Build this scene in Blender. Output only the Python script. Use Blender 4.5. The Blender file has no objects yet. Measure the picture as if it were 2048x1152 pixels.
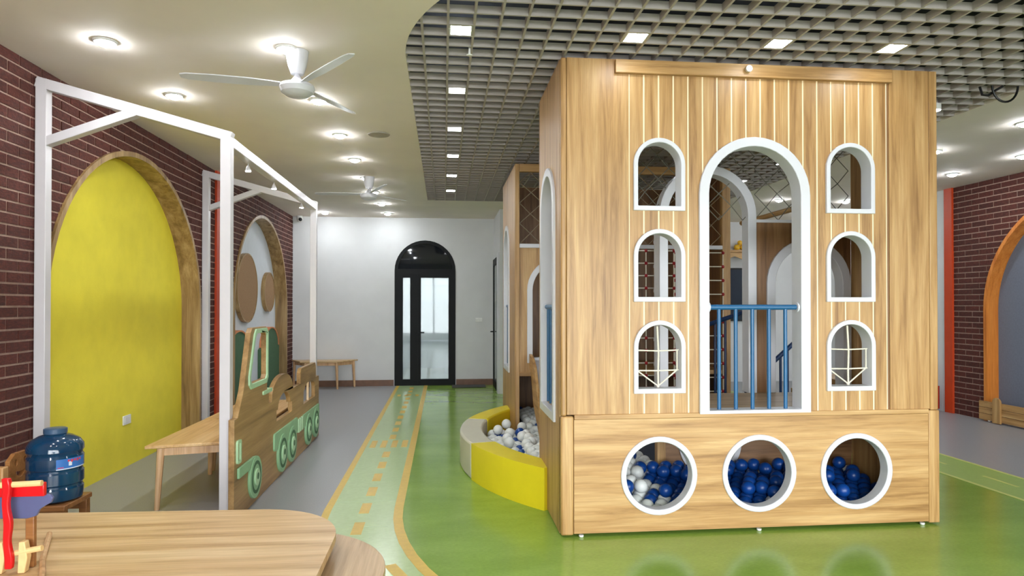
import bpy, bmesh, math, random
from mathutils import Vector, Matrix
from mathutils.geometry import tessellate_polygon
random.seed(7)
scene = bpy.context.scene
COL = scene.collection
PI = math.pi

# ------------------------------------------------------------------ camera, world, exposure
FPX, CAMH = 1330.0, 1.52
yaw, pitch = math.atan(137 / FPX), math.atan(12 / FPX)
cd = bpy.data.cameras.new('camera')
cd.sensor_width = 36.0
cd.lens = FPX / 2048 * 36.0
cd.shift_y = 22.0 / 2048
cd.clip_start = 0.02
cam = bpy.data.objects.new('camera', cd)
cam.location = (0, 0, CAMH)
cam.rotation_euler = (PI / 2 + pitch, 0, -yaw)
COL.objects.link(cam)
scene.camera = cam

w = bpy.data.worlds.new('daylight'); scene.world = w
w.use_nodes = True
bg = w.node_tree.nodes['Background']
bg.inputs[0].default_value = (0.93, 0.965, 1.0, 1)
bg.inputs[1].default_value = 6.2

vs = scene.view_settings
vs.view_transform = 'Standard'; vs.look = 'None'; vs.gamma = 1.0; vs.use_curve_mapping = False
vs.exposure = 1.32
LAMP = 118.0          # radiance of a ceiling downlight
PANEL = 24.0         # radiance of a square grid light

# window daylight portal (in the glazed front behind the camera)
pl = bpy.data.lights.new('window_portal', 'AREA'); pl.shape = 'RECTANGLE'
pl.size, pl.size_y = 8.4, 2.3
pl.cycles.is_portal = True
po = bpy.data.objects.new('window_portal', pl); COL.objects.link(po)
po.location = (2.15, -1.78, 1.5); po.rotation_euler = (PI / 2, 0, 0)

# ------------------------------------------------------------------ materials
def lin(c):
    return tuple(((v / 255) / 12.92 if v / 255 <= 0.04045 else ((v / 255 + 0.055) / 1.055) ** 2.4) for v in c)
MATS = {}
def newmat(name):
    m = bpy.data.materials.new(name); m.use_nodes = True
    MATS[name] = m
    nt = m.node_tree
    return m, nt, nt.nodes['Principled BSDF']
def node(nt, t, **k):
    n = nt.nodes.new(t)
    for a, v in k.items(): setattr(n, a, v)
    return n
def ramp(nt, stops):
    r = node(nt, 'ShaderNodeValToRGB')
    els = r.color_ramp.elements
    while len(els) < len(stops): els.new(0.5)
    for e, (p, c) in zip(els, stops):
        e.position = p; e.color = (*c, 1)
    return r
def coords(nt, scale, rnd=True):
    tc = node(nt, 'ShaderNodeTexCoord')
    mp = node(nt, 'ShaderNodeMapping'); mp.inputs['Scale'].default_value = scale
    if rnd:
        oi = node(nt, 'ShaderNodeObjectInfo')
        ml = node(nt, 'ShaderNodeMath', operation='MULTIPLY'); ml.inputs[1].default_value = 23.0
        nt.links.new(oi.outputs['Random'], ml.inputs[0])
        nt.links.new(ml.outputs[0], mp.inputs['Location'])
    nt.links.new(tc.outputs['Object'], mp.inputs['Vector'])
    return mp
def M(name, c, rough=0.5, var=0.05, scale=9.0, metal=0.0, bump=0.0, bscale=60.0, emit=0.0, spec=0.5, coat=0.0, ecol=None):
    m, nt, b = newmat(name)
    c = lin(c)
    mp = coords(nt, (1, 1, 1))
    nz = node(nt, 'ShaderNodeTexNoise'); nz.inputs['Scale'].default_value = scale; nz.inputs['Detail'].default_value = 5
    nt.links.new(mp.outputs[0], nz.inputs['Vector'])
    lo = tuple(v * (1 - var) for v in c); hi = tuple(min(1, v * (1 + var)) for v in c)
    r = ramp(nt, [(0.3, lo), (0.7, hi)])
    nt.links.new(nz.outputs[0], r.inputs[0]); nt.links.new(r.outputs[0], b.inputs['Base Color'])
    b.inputs['Roughness'].default_value = rough; b.inputs['Metallic'].default_value = metal
    b.inputs['Specular IOR Level'].default_value = spec
    if coat: b.inputs['Coat Weight'].default_value = coat; b.inputs['Coat Roughness'].default_value = 0.15
    if bump:
        n2 = node(nt, 'ShaderNodeTexNoise'); n2.inputs['Scale'].default_value = bscale; n2.inputs['Detail'].default_value = 4
        nt.links.new(mp.outputs[0], n2.inputs['Vector'])
        bp = node(nt, 'ShaderNodeBump'); bp.inputs['Strength'].default_value = bump; bp.inputs['Distance'].default_value = 0.01
        nt.links.new(n2.outputs[0], bp.inputs['Height']); nt.links.new(bp.outputs[0], b.inputs['Normal'])
    if emit:
        b.inputs['Emission Color'].default_value = (*(ecol or (0.90, 0.95, 1.0)), 1)
        b.inputs['Emission Strength'].default_value = emit
    return m
def wood(name, axis, dark, mid, light, rough=0.42, grain=1.0, rnd=True):
    m, nt, b = newmat(name)
    along, across = 1.1 * grain, 17.0 * grain
    sc = [across] * 3; sc['XYZ'.index(axis)] = along
    mp = coords(nt, sc, rnd)
    n1 = node(nt, 'ShaderNodeTexNoise'); n1.inputs['Scale'].default_value = 1.0; n1.inputs['Detail'].default_value = 7
    n1.inputs['Roughness'].default_value = 0.62; n1.inputs['Distortion'].default_value = 0.35
    nt.links.new(mp.outputs[0], n1.inputs['Vector'])
    r = ramp(nt, [(0.28, lin(dark)), (0.47, lin(mid)), (0.68, lin(light))])
    nt.links.new(n1.outputs[0], r.inputs[0])
    sc2 = [v * 7 for v in sc]; sc2['XYZ'.index(axis)] = along * 3
    mp2 = coords(nt, sc2, rnd)
    n2 = node(nt, 'ShaderNodeTexNoise'); n2.inputs['Scale'].default_value = 1.0; n2.inputs['Detail'].default_value = 3
    nt.links.new(mp2.outputs[0], n2.inputs['Vector'])
    mx = node(nt, 'ShaderNodeMix', data_type='RGBA', blend_type='MULTIPLY'); mx.inputs[0].default_value = 0.35
    r2 = ramp(nt, [(0.35, (0.62, 0.58, 0.52)), (0.62, (1, 1, 1))])
    nt.links.new(n2.outputs[0], r2.inputs[0])
    nt.links.new(r.outputs[0], mx.inputs[6]); nt.links.new(r2.outputs[0], mx.inputs[7])
    nt.links.new(mx.outputs[2], b.inputs['Base Color'])
    b.inputs['Roughness'].default_value = rough
    bp = node(nt, 'ShaderNodeBump'); bp.inputs['Strength'].default_value = 0.05; bp.inputs['Distance'].default_value = 0.004
    nt.links.new(n2.outputs[0], bp.inputs['Height']); nt.links.new(bp.outputs[0], b.inputs['Normal'])
    return m
OAK = ((138, 98, 52), (182, 140, 86), (206, 168, 114))
oak_z = wood('oak_vertical', 'Z', *OAK)
oak_plank = wood('oak_plank', 'Z', *OAK, rnd=False)
oak_x = wood('oak_horizontal', 'X', *OAK)
oak_y = wood('oak_depthwise', 'Y', *OAK)
pale_x = wood('pale_table_oak', 'X', (172, 132, 86), (208, 172, 124), (226, 196, 152), grain=0.8)
pale_d = wood('pale_stool_oak', 'Y', (160, 126, 88), (196, 164, 124), (212, 184, 146), grain=0.7)
pale_y = wood('bench_wood', 'Y', (165, 118, 66), (212, 168, 108), (228, 192, 138), grain=0.6)
leg_z = wood('leg_wood', 'Z', (176, 128, 84), (212, 168, 122), (228, 190, 148))
ply_y = wood('train_plywood', 'Y', (112, 82, 44), (158, 122, 74), (182, 146, 96), grain=0.55)
ply_edge = M('plywood_edge', (226, 196, 158), 0.55, 0.06, 30)
arch_y = wood('arch_wood', 'Z', (104, 80, 46), (152, 120, 74), (186, 156, 108), grain=0.7)
brown_z = wood('walnut_panel', 'Z', (92, 62, 36), (132, 94, 58), (156, 116, 76))
orange_z = wood('orange_arch_wood', 'Z', (176, 96, 30), (212, 126, 48), (226, 146, 66))
chair_wood = wood('chair_wood', 'X', (110, 68, 34), (152, 100, 54), (176, 124, 72))
groove_cream = M('groove_cream', (248, 228, 188), 0.5, 0.03)
white_paint = M('white_lacquer', (214, 214, 219), 0.32, 0.02)
white_steel = M('white_steel', (208, 203, 205), 0.28, 0.02)
white_wall = M('white_wall', (216, 216, 216), 0.75, 0.03, 3.0, bump=0.08, bscale=180)
ceil_paint = M('ceiling_paint', (238, 228, 216), 0.8, 0.03, 2.0)
grid_paint = M('grid_paint', (176, 168, 162), 0.6, 0.04)
void_dark = M('ceiling_void_dark', (34, 38, 48), 0.9, 0.1)
mortar = M('mortar', (168, 140, 126), 0.9, 0.15, 30, bump=0.3)
yellow_wall = M('yellow_wall_paint', (236, 220, 64), 0.75, 0.05, 5.0, bump=0.15, bscale=120)
white_panel = M('white_recess_paint', (214, 218, 224), 0.75, 0.02)
grey_panel = M('grey_blue_panel', (112, 118, 134), 0.85, 0.06, 40)
orange_paint = M('orange_red_paint', (196, 66, 24), 0.5, 0.06)
green_vinyl = None
grey_vinyl = M('grey_vinyl', (150, 150, 152), 0.35, 0.10, 140.0)
road_vinyl = M('pale_green_vinyl', (180, 202, 146), 0.22, 0.05, 30.0)
tape_yellow = M('yellow_tape', (216, 182, 78), 0.4, 0.06, 30.0)
tape_pale = M('pale_yellow_tape', (196, 202, 112), 0.4, 0.06, 30.0)
seam_mat = M('vinyl_seam', (184, 206, 148), 0.4, 0.03)
blue_paint = M('blue_metal', (34, 94, 138), 0.35, 0.04)
navy_paint = M('navy_metal', (18, 48, 92), 0.4, 0.05)
ball_white = M('white_ball_plastic', (226, 228, 224), 0.38, 0.03)
ball_blue = M('blue_ball_plastic', (12, 64, 138), 0.34, 0.05)
ball_pink = M('pink_ball_plastic', (236, 176, 176), 0.38, 0.03)
foam_yellow = M('yellow_foam_vinyl', (232, 212, 34), 0.45, 0.03, 6)
foam_grey = M('beige_foam_vinyl', (206, 202, 182), 0.45, 0.03, 6)
pit_dark = M('pit_mat', (52, 58, 70), 0.9, 0.1)
rope_white = M('white_rope', (226, 218, 200), 0.8, 0.08, 80)
rope_tan = M('tan_rope', (142, 124, 98), 0.9, 0.15, 80)
rope_grey = M('grey_rope', (120, 116, 104), 0.9, 0.15, 80)
red_plastic = M('red_plastic', (150, 20, 26), 0.4, 0.05)
toy_red = M('toy_red', (216, 24, 30), 0.25, 0.04)
toy_blue = M('toy_blue', (92, 98, 138), 0.3, 0.05)
dowel = M('pale_dowel', (236, 200, 140), 0.5, 0.06, 40)
black_alu = M('black_aluminium', (9, 11, 14), 0.55, 0.05, spec=0.25)
base_brown = M('brown_skirting_tile', (112, 76, 54), 0.4, 0.15, 12)
mat_grey = M('doormat_fibre', (82, 80, 76), 0.95, 0.15, 90)
plastic_white = M('white_plastic', (230, 230, 226), 0.35, 0.02)
black_plastic = M('black_plastic', (14, 14, 16), 0.4, 0.05)
mint = M('mint_paint', (142, 184, 140), 0.45, 0.05)
mint_light = M('light_mint_paint', (172, 206, 164), 0.45, 0.05)
dark_green = M('forest_green_felt', (74, 106, 76), 0.85, 0.08, 20)
scallop_edge = M('orange_scallop_edge', (214, 138, 92), 0.6, 0.08, 20)
disc_brown = M('brown_cork', (156, 122, 88), 0.9, 0.10, 60)
gold = M('gold_offering', (226, 176, 40), 0.35, 0.15, 20)
red_cab = M('red_lacquer', (150, 18, 14), 0.35, 0.05)
jug_cap = M('jug_cap', (58, 86, 116), 0.35, 0.04)
label_blue = M('label_blue', (58, 116, 190), 0.4, 0.05)
label_white = M('label_white', (220, 226, 236), 0.4, 0.02)
label_red = M('label_red', (214, 60, 80), 0.4, 0.02)
lamp_emit = M('downlight_glow', (255, 255, 255), 0.5, 0.0, emit=LAMP)
panel_emit = M('square_light_glow', (255, 255, 255), 0.5, 0.0, emit=PANEL)
bulb_emit = M('spot_glow', (255, 255, 255), 0.5, 0.0, emit=25.0)
tube_emit = M('vestibule_lamp_glow', (255, 255, 255), 0.5, 0.0, emit=15.0)

def green_floor():
    m, nt, b = newmat('green_vinyl')
    mp = coords(nt, (0.8, 1.6, 1), False)
    n1 = node(nt, 'ShaderNodeTexNoise'); n1.inputs['Scale'].default_value = 1.4; n1.inputs['Detail'].default_value = 6; n1.inputs['Roughness'].default_value = 0.6
    nt.links.new(mp.outputs[0], n1.inputs['Vector'])
    r = ramp(nt, [(0.3, lin((126, 160, 62))), (0.7, lin((150, 182, 84)))])
    nt.links.new(n1.outputs[0], r.inputs[0])
    mp2 = coords(nt, (40, 90, 1), False)
    n2 = node(nt, 'ShaderNodeTexNoise'); n2.inputs['Scale'].default_value = 1.0; n2.inputs['Detail'].default_value = 4
    nt.links.new(mp2.outputs[0], n2.inputs['Vector'])
    r2 = ramp(nt, [(0.3, (0.78, 0.8, 0.74)), (0.65, (1, 1, 1))])
    nt.links.new(n2.outputs[0], r2.inputs[0])
    mx = node(nt, 'ShaderNodeMix', data_type='RGBA', blend_type='MULTIPLY'); mx.inputs[0].default_value = 0.6
    nt.links.new(r.outputs[0], mx.inputs[6]); nt.links.new(r2.outputs[0], mx.inputs[7])
    nt.links.new(mx.outputs[2], b.inputs['Base Color'])
    b.inputs['Roughness'].default_value = 0.2
    return m
green_vinyl = green_floor()
def brick_mat():
    m, nt, b = newmat('dark_red_brick')
    mp = coords(nt, (1, 1, 1))
    n1 = node(nt, 'ShaderNodeTexNoise'); n1.inputs['Scale'].default_value = 6.0; n1.inputs['Detail'].default_value = 6
    nt.links.new(mp.outputs[0], n1.inputs['Vector'])
    r = ramp(nt, [(0.3, lin((64, 28, 21))), (0.55, lin((86, 39, 29))), (0.75, lin((102, 50, 38)))])
    nt.links.new(n1.outputs[0], r.inputs[0])
    oi = node(nt, 'ShaderNodeObjectInfo')
    r2 = ramp(nt, [(0.0, (0.76, 0.74, 0.76)), (1.0, (1.1, 1.0, 1.0))])
    nt.links.new(oi.outputs['Random'], r2.inputs[0])
    mx = node(nt, 'ShaderNodeMix', data_type='RGBA', blend_type='MULTIPLY'); mx.inputs[0].default_value = 1.0
    nt.links.new(r.outputs[0], mx.inputs[6]); nt.links.new(r2.outputs[0], mx.inputs[7])
    nt.links.new(mx.outputs[2], b.inputs['Base Color'])
    b.inputs['Roughness'].default_value = 0.85
    tc = node(nt, 'ShaderNodeTexCoord')
    geo = node(nt, 'ShaderNodeNewGeometry')
    n2 = node(nt, 'ShaderNodeTexNoise'); n2.inputs['Scale'].default_value = 70.0; n2.inputs['Detail'].default_value = 5
    nt.links.new(geo.outputs['Position'], n2.inputs['Vector'])
    bp = node(nt, 'ShaderNodeBump'); bp.inputs['Strength'].default_value = 0.35; bp.inputs['Distance'].default_value = 0.01
    nt.links.new(n2.outputs[0], bp.inputs['Height']); nt.links.new(bp.outputs[0], b.inputs['Normal'])
    return m
brick_m = brick_mat()
def glass_mat(name, tint, gloss_rough=0.03, trans=True, milk=0.0):
    m = bpy.data.materials.new(name); m.use_nodes = True; nt = m.node_tree
    nt.nodes.clear()
    out = node(nt, 'ShaderNodeOutputMaterial')
    gl = node(nt, 'ShaderNodeBsdfGlossy'); gl.inputs['Roughness'].default_value = gloss_rough
    if trans:
        tr = node(nt, 'ShaderNodeBsdfTransparent')
    else:
        tr = node(nt, 'ShaderNodeBsdfDiffuse')
    nz = node(nt, 'ShaderNodeTexNoise'); nz.inputs['Scale'].default_value = 3
    r = ramp(nt, [(0.3, tuple(v * 0.97 for v in tint)), (0.7, tint)])
    nt.links.new(nz.outputs[0], r.inputs[0]); nt.links.new(r.outputs[0], tr.inputs[0])
    base = tr
    if milk:
        df = node(nt, 'ShaderNodeBsdfTranslucent'); df.inputs[0].default_value = (0.85, 0.9, 0.9, 1)
        m1 = node(nt, 'ShaderNodeMixShader'); m1.inputs[0].default_value = milk
        nt.links.new(tr.outputs[0], m1.inputs[1]); nt.links.new(df.outputs[0], m1.inputs[2]); base = m1
    fr = node(nt, 'ShaderNodeFresnel'); fr.inputs[0].default_value = 1.5
    mx = node(nt, 'ShaderNodeMixShader')
    nt.links.new(fr.outputs[0], mx.inputs[0]); nt.links.new(base.outputs[0], mx.inputs[1]); nt.links.new(gl.outputs[0], mx.inputs[2])
    nt.links.new(mx.outputs[0], out.inputs[0])
    return m
glass_clear = glass_mat('door_glass', (0.88, 0.94, 0.93), milk=0.25)
glass_window = glass_mat('window_glass', (0.97, 0.98, 0.98))
glass_dark = glass_mat('tinted_transom_glass', (0.006, 0.008, 0.012), trans=False)
def jug_mat():
    m, nt, b = newmat('blue_jug_plastic')
    mp = coords(nt, (1, 1, 1))
    n1 = node(nt, 'ShaderNodeTexNoise'); n1.inputs['Scale'].default_value = 5
    nt.links.new(mp.outputs[0], n1.inputs['Vector'])
    r = ramp(nt, [(0.3, lin((8, 50, 86))), (0.7, lin((16, 74, 110)))])
    nt.links.new(n1.outputs[0], r.inputs[0]); nt.links.new(r.outputs[0], b.inputs['Base Color'])
    b.inputs['Roughness'].default_value = 0.12; b.inputs['Coat Weight'].default_value = 0.4
    b.inputs['Transmission Weight'].default_value = 0.25
    return m
jug_blue = jug_mat()

# ------------------------------------------------------------------ mesh helpers
class MB:
    def __init__(s): s.v = []; s.f = []
    def add(s, vs, fs):
        o = len(s.v); s.v += [tuple(p) for p in vs]; s.f += [tuple(i + o for i in f) for f in fs]; return s
    def box(s, x0, x1, y0, y1, z0, z1):
        return s.add([(x0,y0,z0),(x1,y0,z0),(x1,y1,z0),(x0,y1,z0),(x0,y0,z1),(x1,y0,z1),(x1,y1,z1),(x0,y1,z1)],
                     [(0,3,2,1),(4,5,6,7),(0,1,5,4),(1,2,6,5),(2,3,7,6),(3,0,4,7)])
    def bar(s, a, b, wd, ht, up=(0,0,1)):      # rectangular bar between two points
        a, b = Vector(a), Vector(b); d = (b - a).normalized(); u = Vector(up)
        r = d.cross(u).normalized(); u = r.cross(d).normalized()
        vs = []
        for p in (a, b):
            for i, j in ((-1,-1),(1,-1),(1,1),(-1,1)): vs.append(p + r * i * wd / 2 + u * j * ht / 2)
        return s.add(vs, [(3,2,1,0),(4,5,6,7),(0,1,5,4),(1,2,6,5),(2,3,7,6),(3,0,4,7)])
    def tube(s, pts, r, n=8, closed=False):
        pts = [Vector(p) for p in pts]; m = len(pts); rs = r if isinstance(r, (list, tuple)) else [r] * m
        vs = []; prev = None
        for i, p in enumerate(pts):
            d = (pts[(i + 1) % m] - pts[i - 1]) if closed else (pts[min(i + 1, m - 1)] - pts[max(i - 1, 0)])
            d.normalize()
            if prev is None:
                a = Vector((0,0,1)) if abs(d.z) < 0.9 else Vector((1,0,0))
                u = d.cross(a).normalized()
            else:
                u = (prev - d * prev.dot(d)).normalized()
            prev = u; q = d.cross(u)
            for k in range(n):
                t = 2 * PI * k / n; vs.append(p + (u * math.cos(t) + q * math.sin(t)) * rs[i])
        fs = []
        for i in range(m if closed else m - 1):
            j = (i + 1) % m
            for k in range(n): fs.append((i*n+k, i*n+(k+1)%n, j*n+(k+1)%n, j*n+k))
        if not closed: fs.append(tuple(range(n - 1, -1, -1))); fs.append(tuple((m-1)*n + k for k in range(n)))
        return s.add(vs, fs)
    def lathe(s, prof, c=(0,0,0), n=32):       # profile of (radius, z)
        vs = []; fs = []; m = len(prof)
        for r, z in prof:
            for k in range(n):
                t = 2*PI*k/n; vs.append((c[0]+r*math.cos(t), c[1]+r*math.sin(t), c[2]+z))
        for i in range(m-1):
            for k in range(n): fs.append((i*n+k, i*n+(k+1)%n, (i+1)*n+(k+1)%n, (i+1)*n+k))
        fs.append(tuple(range(n-1,-1,-1))); fs.append(tuple((m-1)*n+k for k in range(n)))
        return s.add(vs, fs)
    def sphere(s, c, r, nu=12, nv=8, sc=(1,1,1)):
        vs = [(c[0],c[1],c[2]-r*sc[2])]
        for i in range(1, nv):
            t = -PI/2 + PI*i/nv
            for k in range(nu):
                a = 2*PI*k/nu; vs.append((c[0]+r*sc[0]*math.cos(t)*math.cos(a), c[1]+r*sc[1]*math.cos(t)*math.sin(a), c[2]+r*sc[2]*math.sin(t)))
        vs.append((c[0],c[1],c[2]+r*sc[2])); top = len(vs)-1; fs = []
        for k in range(nu):
            fs.append((0, 1+(k+1)%nu, 1+k)); fs.append((top, top-nu+k, top-nu+(k+1)%nu))
        for i in range(nv-2):
            for k in range(nu):
                a=1+i*nu+k; b=1+i*nu+(k+1)%nu; fs.append((a,b,b+nu,a+nu))
        return s.add(vs, fs)
    def prism(s, loops, plane, d0, d1):        # loops[0] outline, rest holes; plane 'XZ','YZ','XY'
        P3 = {'XZ': lambda a,b,d:(a,d,b), 'YZ': lambda a,b,d:(d,a,b), 'XY': lambda a,b,d:(a,b,d)}[plane]
        flat = [p for l in loops for p in l]; N = len(flat)
        tris = tessellate_polygon([[Vector((p[0],p[1],0)) for p in l] for l in loops])
        vs = [P3(p[0],p[1],d0) for p in flat] + [P3(p[0],p[1],d1) for p in flat]
        fs = [tuple(t) for t in tris] + [tuple(i+N for i in reversed(t)) for t in tris]
        o = 0
        for l in loops:
            n = len(l)
            for i in range(n):
                j = (i+1)%n; fs.append((o+i, o+j, o+j+N, o+i+N))
            o += n
        return s.add(vs, fs)
    def ring(s, outer, inner, plane, d0, d1):  # frame between two outlines with the same point count
        P3 = {'XZ': lambda a,b,d:(a,d,b), 'YZ': lambda a,b,d:(d,a,b)}[plane]
        n = len(outer); vs = [P3(p[0],p[1],d) for d in (d0,d1) for l in (outer,inner) for p in l]; fs = []
        for i in range(n):
            j = (i+1)%n
            fs += [(i,j,n+j,n+i), (2*n+i,3*n+i,3*n+j,2*n+j), (i,2*n+i,2*n+j,j), (n+i,n+j,3*n+j,3*n+i)]
        return s.add(vs, fs)
    def mesh(s, name, mat, off=(0,0,0)):
        me = bpy.data.meshes.new(name)
        me.from_pydata([(p[0]-off[0], p[1]-off[1], p[2]-off[2]) for p in s.v], [], s.f)
        bm = bmesh.new(); bm.from_mesh(me); bmesh.ops.recalc_face_normals(bm, faces=bm.faces); bm.to_mesh(me); bm.free()
        me.polygons.foreach_set('use_smooth', [True]*len(me.polygons))
        me.set_sharp_from_angle(angle=math.radians(32))
        me.materials.append(mat)
        return me
    def build(s, name, mat, parent=None, bevel=0.0, off=None, local=False):
        if parent is not None:
            if local: o_ = (0,0,0)
            else:
                o_ = Vector(parent.location); q = parent.parent
                while q: o_ = o_ + q.location; q = q.parent
        else:
            if off is None:
                xs = [p[0] for p in s.v]; ys = [p[1] for p in s.v]; zs = [p[2] for p in s.v]
                off = ((min(xs)+max(xs))/2, (min(ys)+max(ys))/2, min(zs))
            o_ = off
        ob = bpy.data.objects.new(name, s.mesh(name, mat, o_)); COL.objects.link(ob)
        if parent is not None: ob.parent = parent
        else: ob.location = o_
        if bevel:
            b = ob.modifiers.new('bevel', 'BEVEL'); b.width = bevel; b.segments = 2; b.limit_method = 'ANGLE'; b.angle_limit = math.radians(50)
        return ob
def box(x0, x1, y0, y1, z0, z1): return MB().box(x0, x1, y0, y1, z0, z1)
def tag(o, label=None, cat=None, group=None, kind=None):
    if label: o['label'] = label
    if cat: o['category'] = cat
    if group: o['group'] = group
    if kind: o['kind'] = kind
    return o
def thing(name, loc, label, cat, group=None, rz=0.0):
    o = bpy.data.objects.new(name, None); COL.objects.link(o); o.location = loc; o.rotation_euler = (0,0,rz)
    o.empty_display_size = 0.1
    return tag(o, label, cat, group)
def struct(o, label=None, cat=None): return tag(o, label, cat, kind='structure')
def copy_tree(o, parent=None):
    c = o.copy(); COL.objects.link(c)
    if parent is not None: c.parent = parent
    for ch in list(o.children): copy_tree(ch, c)
    return c
def arch(x0, x1, z0, z1, n=20, rv=None):      # round-headed outline, counter-clockwise from bottom left
    r = (x1-x0)/2; rv = rv or r; c = (x0+x1)/2; zc = z1-rv
    return [(x0,z0),(x1,z0)] + [(c+r*math.cos(PI*k/n), zc+rv*math.sin(PI*k/n)) for k in range(n+1)]
def circle(cx, cz, r, n=40, rz=None):
    rz = rz or r
    return [(cx+r*math.cos(2*PI*k/n), cz+rz*math.sin(2*PI*k/n)) for k in range(n)]
def rect(x0, x1, z0, z1): return [(x0,z0),(x1,z0),(x1,z1),(x0,z1)]
def rrect(x0, x1, z0, z1, r, n=6):
    out = []
    for cx, cz, a in ((x1-r,z0+r,-PI/2),(x1-r,z1-r,0),(x0+r,z1-r,PI/2),(x0+r,z0+r,PI)):
        for k in range(n+1): t = a+PI/2*k/n; out.append((cx+r*math.cos(t), cz+r*math.sin(t)))
    return out
ORD = ['first','second','third','fourth','fifth','sixth','seventh','eighth','ninth','tenth','eleventh']

# ------------------------------------------------------------------ the room
XL, XR, YB, YF, ZC = -2.78, 7.12, 12.67, -1.8, 3.165
# floor, with vinyl zones and tape as its parts
floor = struct(box(XL-0.2, XR+0.2, YF, YB+0.02, -0.1, 0.0).build('floor', green_vinyl, off=(0,0,0)), 'green vinyl floor of the play hall with a taped toy road')
box(XL-0.18, -0.87, YF, YB, 0.0, 0.002).build('grey_vinyl_zone', grey_vinyl, floor)
box(5.04, XR+0.16, YF, YB, 0.0, 0.002).build('grey_vinyl_zone', grey_vinyl, floor)
def road_curve(r, n=14):                      # quarter turn from the left lane towards the right
    cx, cy = 1.10, 5.05
    return [(cx - r*math.cos(PI/2*k/n), cy - (r+0.8)*math.sin(PI/2*k/n)) for k in range(n+1)]
rin, rout = 1.43, 1.95
lane = [(-0.85, YB), (-0.85, 5.05)] + road_curve(rout)[1:] + list(reversed(road_curve(rin))) + [(-0.33, YB)]
MB().prism([lane], 'XY', 0.0, 0.0022).build('road_lane', road_vinyl, floor)
box(4.47, 5.04, 0.5, YB, 0.0, 0.0022).build('road_lane', M('right_lane_vinyl', (150, 178, 92), 0.36, 0.05, 30), floor)
def strip(pts, wd, name, mat, z=0.0035):
    L, R = [], []
    for i, p in enumerate(pts):
        a = Vector(pts[max(i-1,0)]); b = Vector(pts[min(i+1,len(pts)-1)]); d = (b-a).normalized(); n = Vector((-d.y, d.x))
        L.append(tuple(Vector(p)+n*wd/2)); R.append(tuple(Vector(p)-n*wd/2))
    return MB().prism([L+list(reversed(R))], 'XY', 0.0, z).build(name, mat, floor)
strip([(-0.85, YB-0.02), (-0.85, 5.05)] + road_curve(rout)[1:], 0.055, 'tape_line', tape_yellow)
strip([(-0.33, YB-0.02), (-0.33, 5.05)] + road_curve(rin)[1:], 0.066, 'tape_line', tape_yellow)
strip([(4.49, 0.5), (4.49, YB-0.02)], 0.035, 'tape_line', tape_pale)
strip([(5.04, 0.5), (5.04, YB-0.02)], 0.035, 'tape_line', tape_pale)
for k in range(26):
    y = 4.49 + 0.45*k
    if y > 12.2: break
    if 7.0 < y < 7.5: continue
    strip([(-0.577, y), (-0.577, y+0.25)], 0.072, 'tape_dash', tape_yellow)
for x in (-0.755, -0.645, -0.53, -0.42): strip([(x, 7.2), (x, 7.56)], 0.062, 'tape_dash', tape_yellow)
for x in (-0.74, -0.62, -0.44): strip([(x, 11.2), (x, 11.4)], 0.055, 'tape_dash', tape_yellow)
strip([(-0.31, 3.95), (-0.21, 3.72)], 0.07, 'tape_dash', tape_yellow)
for k in range(12): strip([(4.77, 1.1+0.8*k), (4.77, 1.1+0.8*k+0.36)], 0.03, 'tape_dash', tape_pale)
for y in (4.64, 5.24): box(-0.815, -0.375, y, y+0.005, 0.0, 0.0028).build('vinyl_seam', seam_mat, floor)

# ceiling with the opening for the open-cell grid
def gl_left(y):                               # left boundary of the grid opening
    if y >= 4.45: return -0.25
    t = min(1.0, (4.45-y)/1.8); return -0.25 + 1.9*(1-math.sqrt(max(0.0, 1-t*t)))*1.0
GY0, GY1, GX1 = 2.66, 10.52, 4.42
bnd = [(GX1, GY0), (GX1, GY1), (-0.25, GY1)] + [(gl_left(4.45-1.79*math.sin(PI/2*k/24)), 4.45-1.79*math.sin(PI/2*k/24)) for k in range(25)]
ceil = struct(MB().prism([rect(XL-0.3, XR+0.3, YF, YB+0.1), bnd], 'XY', ZC, ZC+0.09).build('ceiling', ceil_paint, off=(0,0,ZC)), 'cream plaster ceiling around the grey open-cell grid')
vd = MB().prism([rect(-0.6, 4.8, 2.3, 10.9)], 'XY', 3.72, 3.76)
for (x0,x1,y0,y1) in ((-0.6,4.8,2.3,2.34),(-0.6,4.8,10.86,10.9),(-0.6,-0.56,2.3,10.9),(4.76,4.8,2.3,10.9)): vd.box(x0,x1,y0,y1,ZC+0.09,3.76)
vd.build('ceiling_void', void_dark, ceil)
SX, SY, FH, FT = 0.1535, 0.1610, 0.046, 0.014
gx0, gy0 = 0.025, 3.744
def gl_low(x):
    if x <= -0.25: return 4.45
    u = (x+0.25)/1.9
    return GY0 if u >= 1 else 4.45-1.8*math.sqrt(max(0.0, 1-(1-u)**2))
for k in range(-2, 60):
    x = gx0 + SX*k
    if x < -0.24 or x > GX1-0.01: continue
    box(x-FT/2, x+FT/2, max(GY0, gl_low(x)), GY1, ZC+0.001, ZC+FH).build('slat', grid_paint, ceil)
for k in range(-8, 60):
    y = gy0 + SY*k
    if y < GY0+0.01 or y > GY1-0.01: continue
    box(gl_left(y), GX1, y-FT/2, y+FT/2, ZC+0.0, ZC+FH-0.001).build('cross_slat', grid_paint, ceil)

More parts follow.
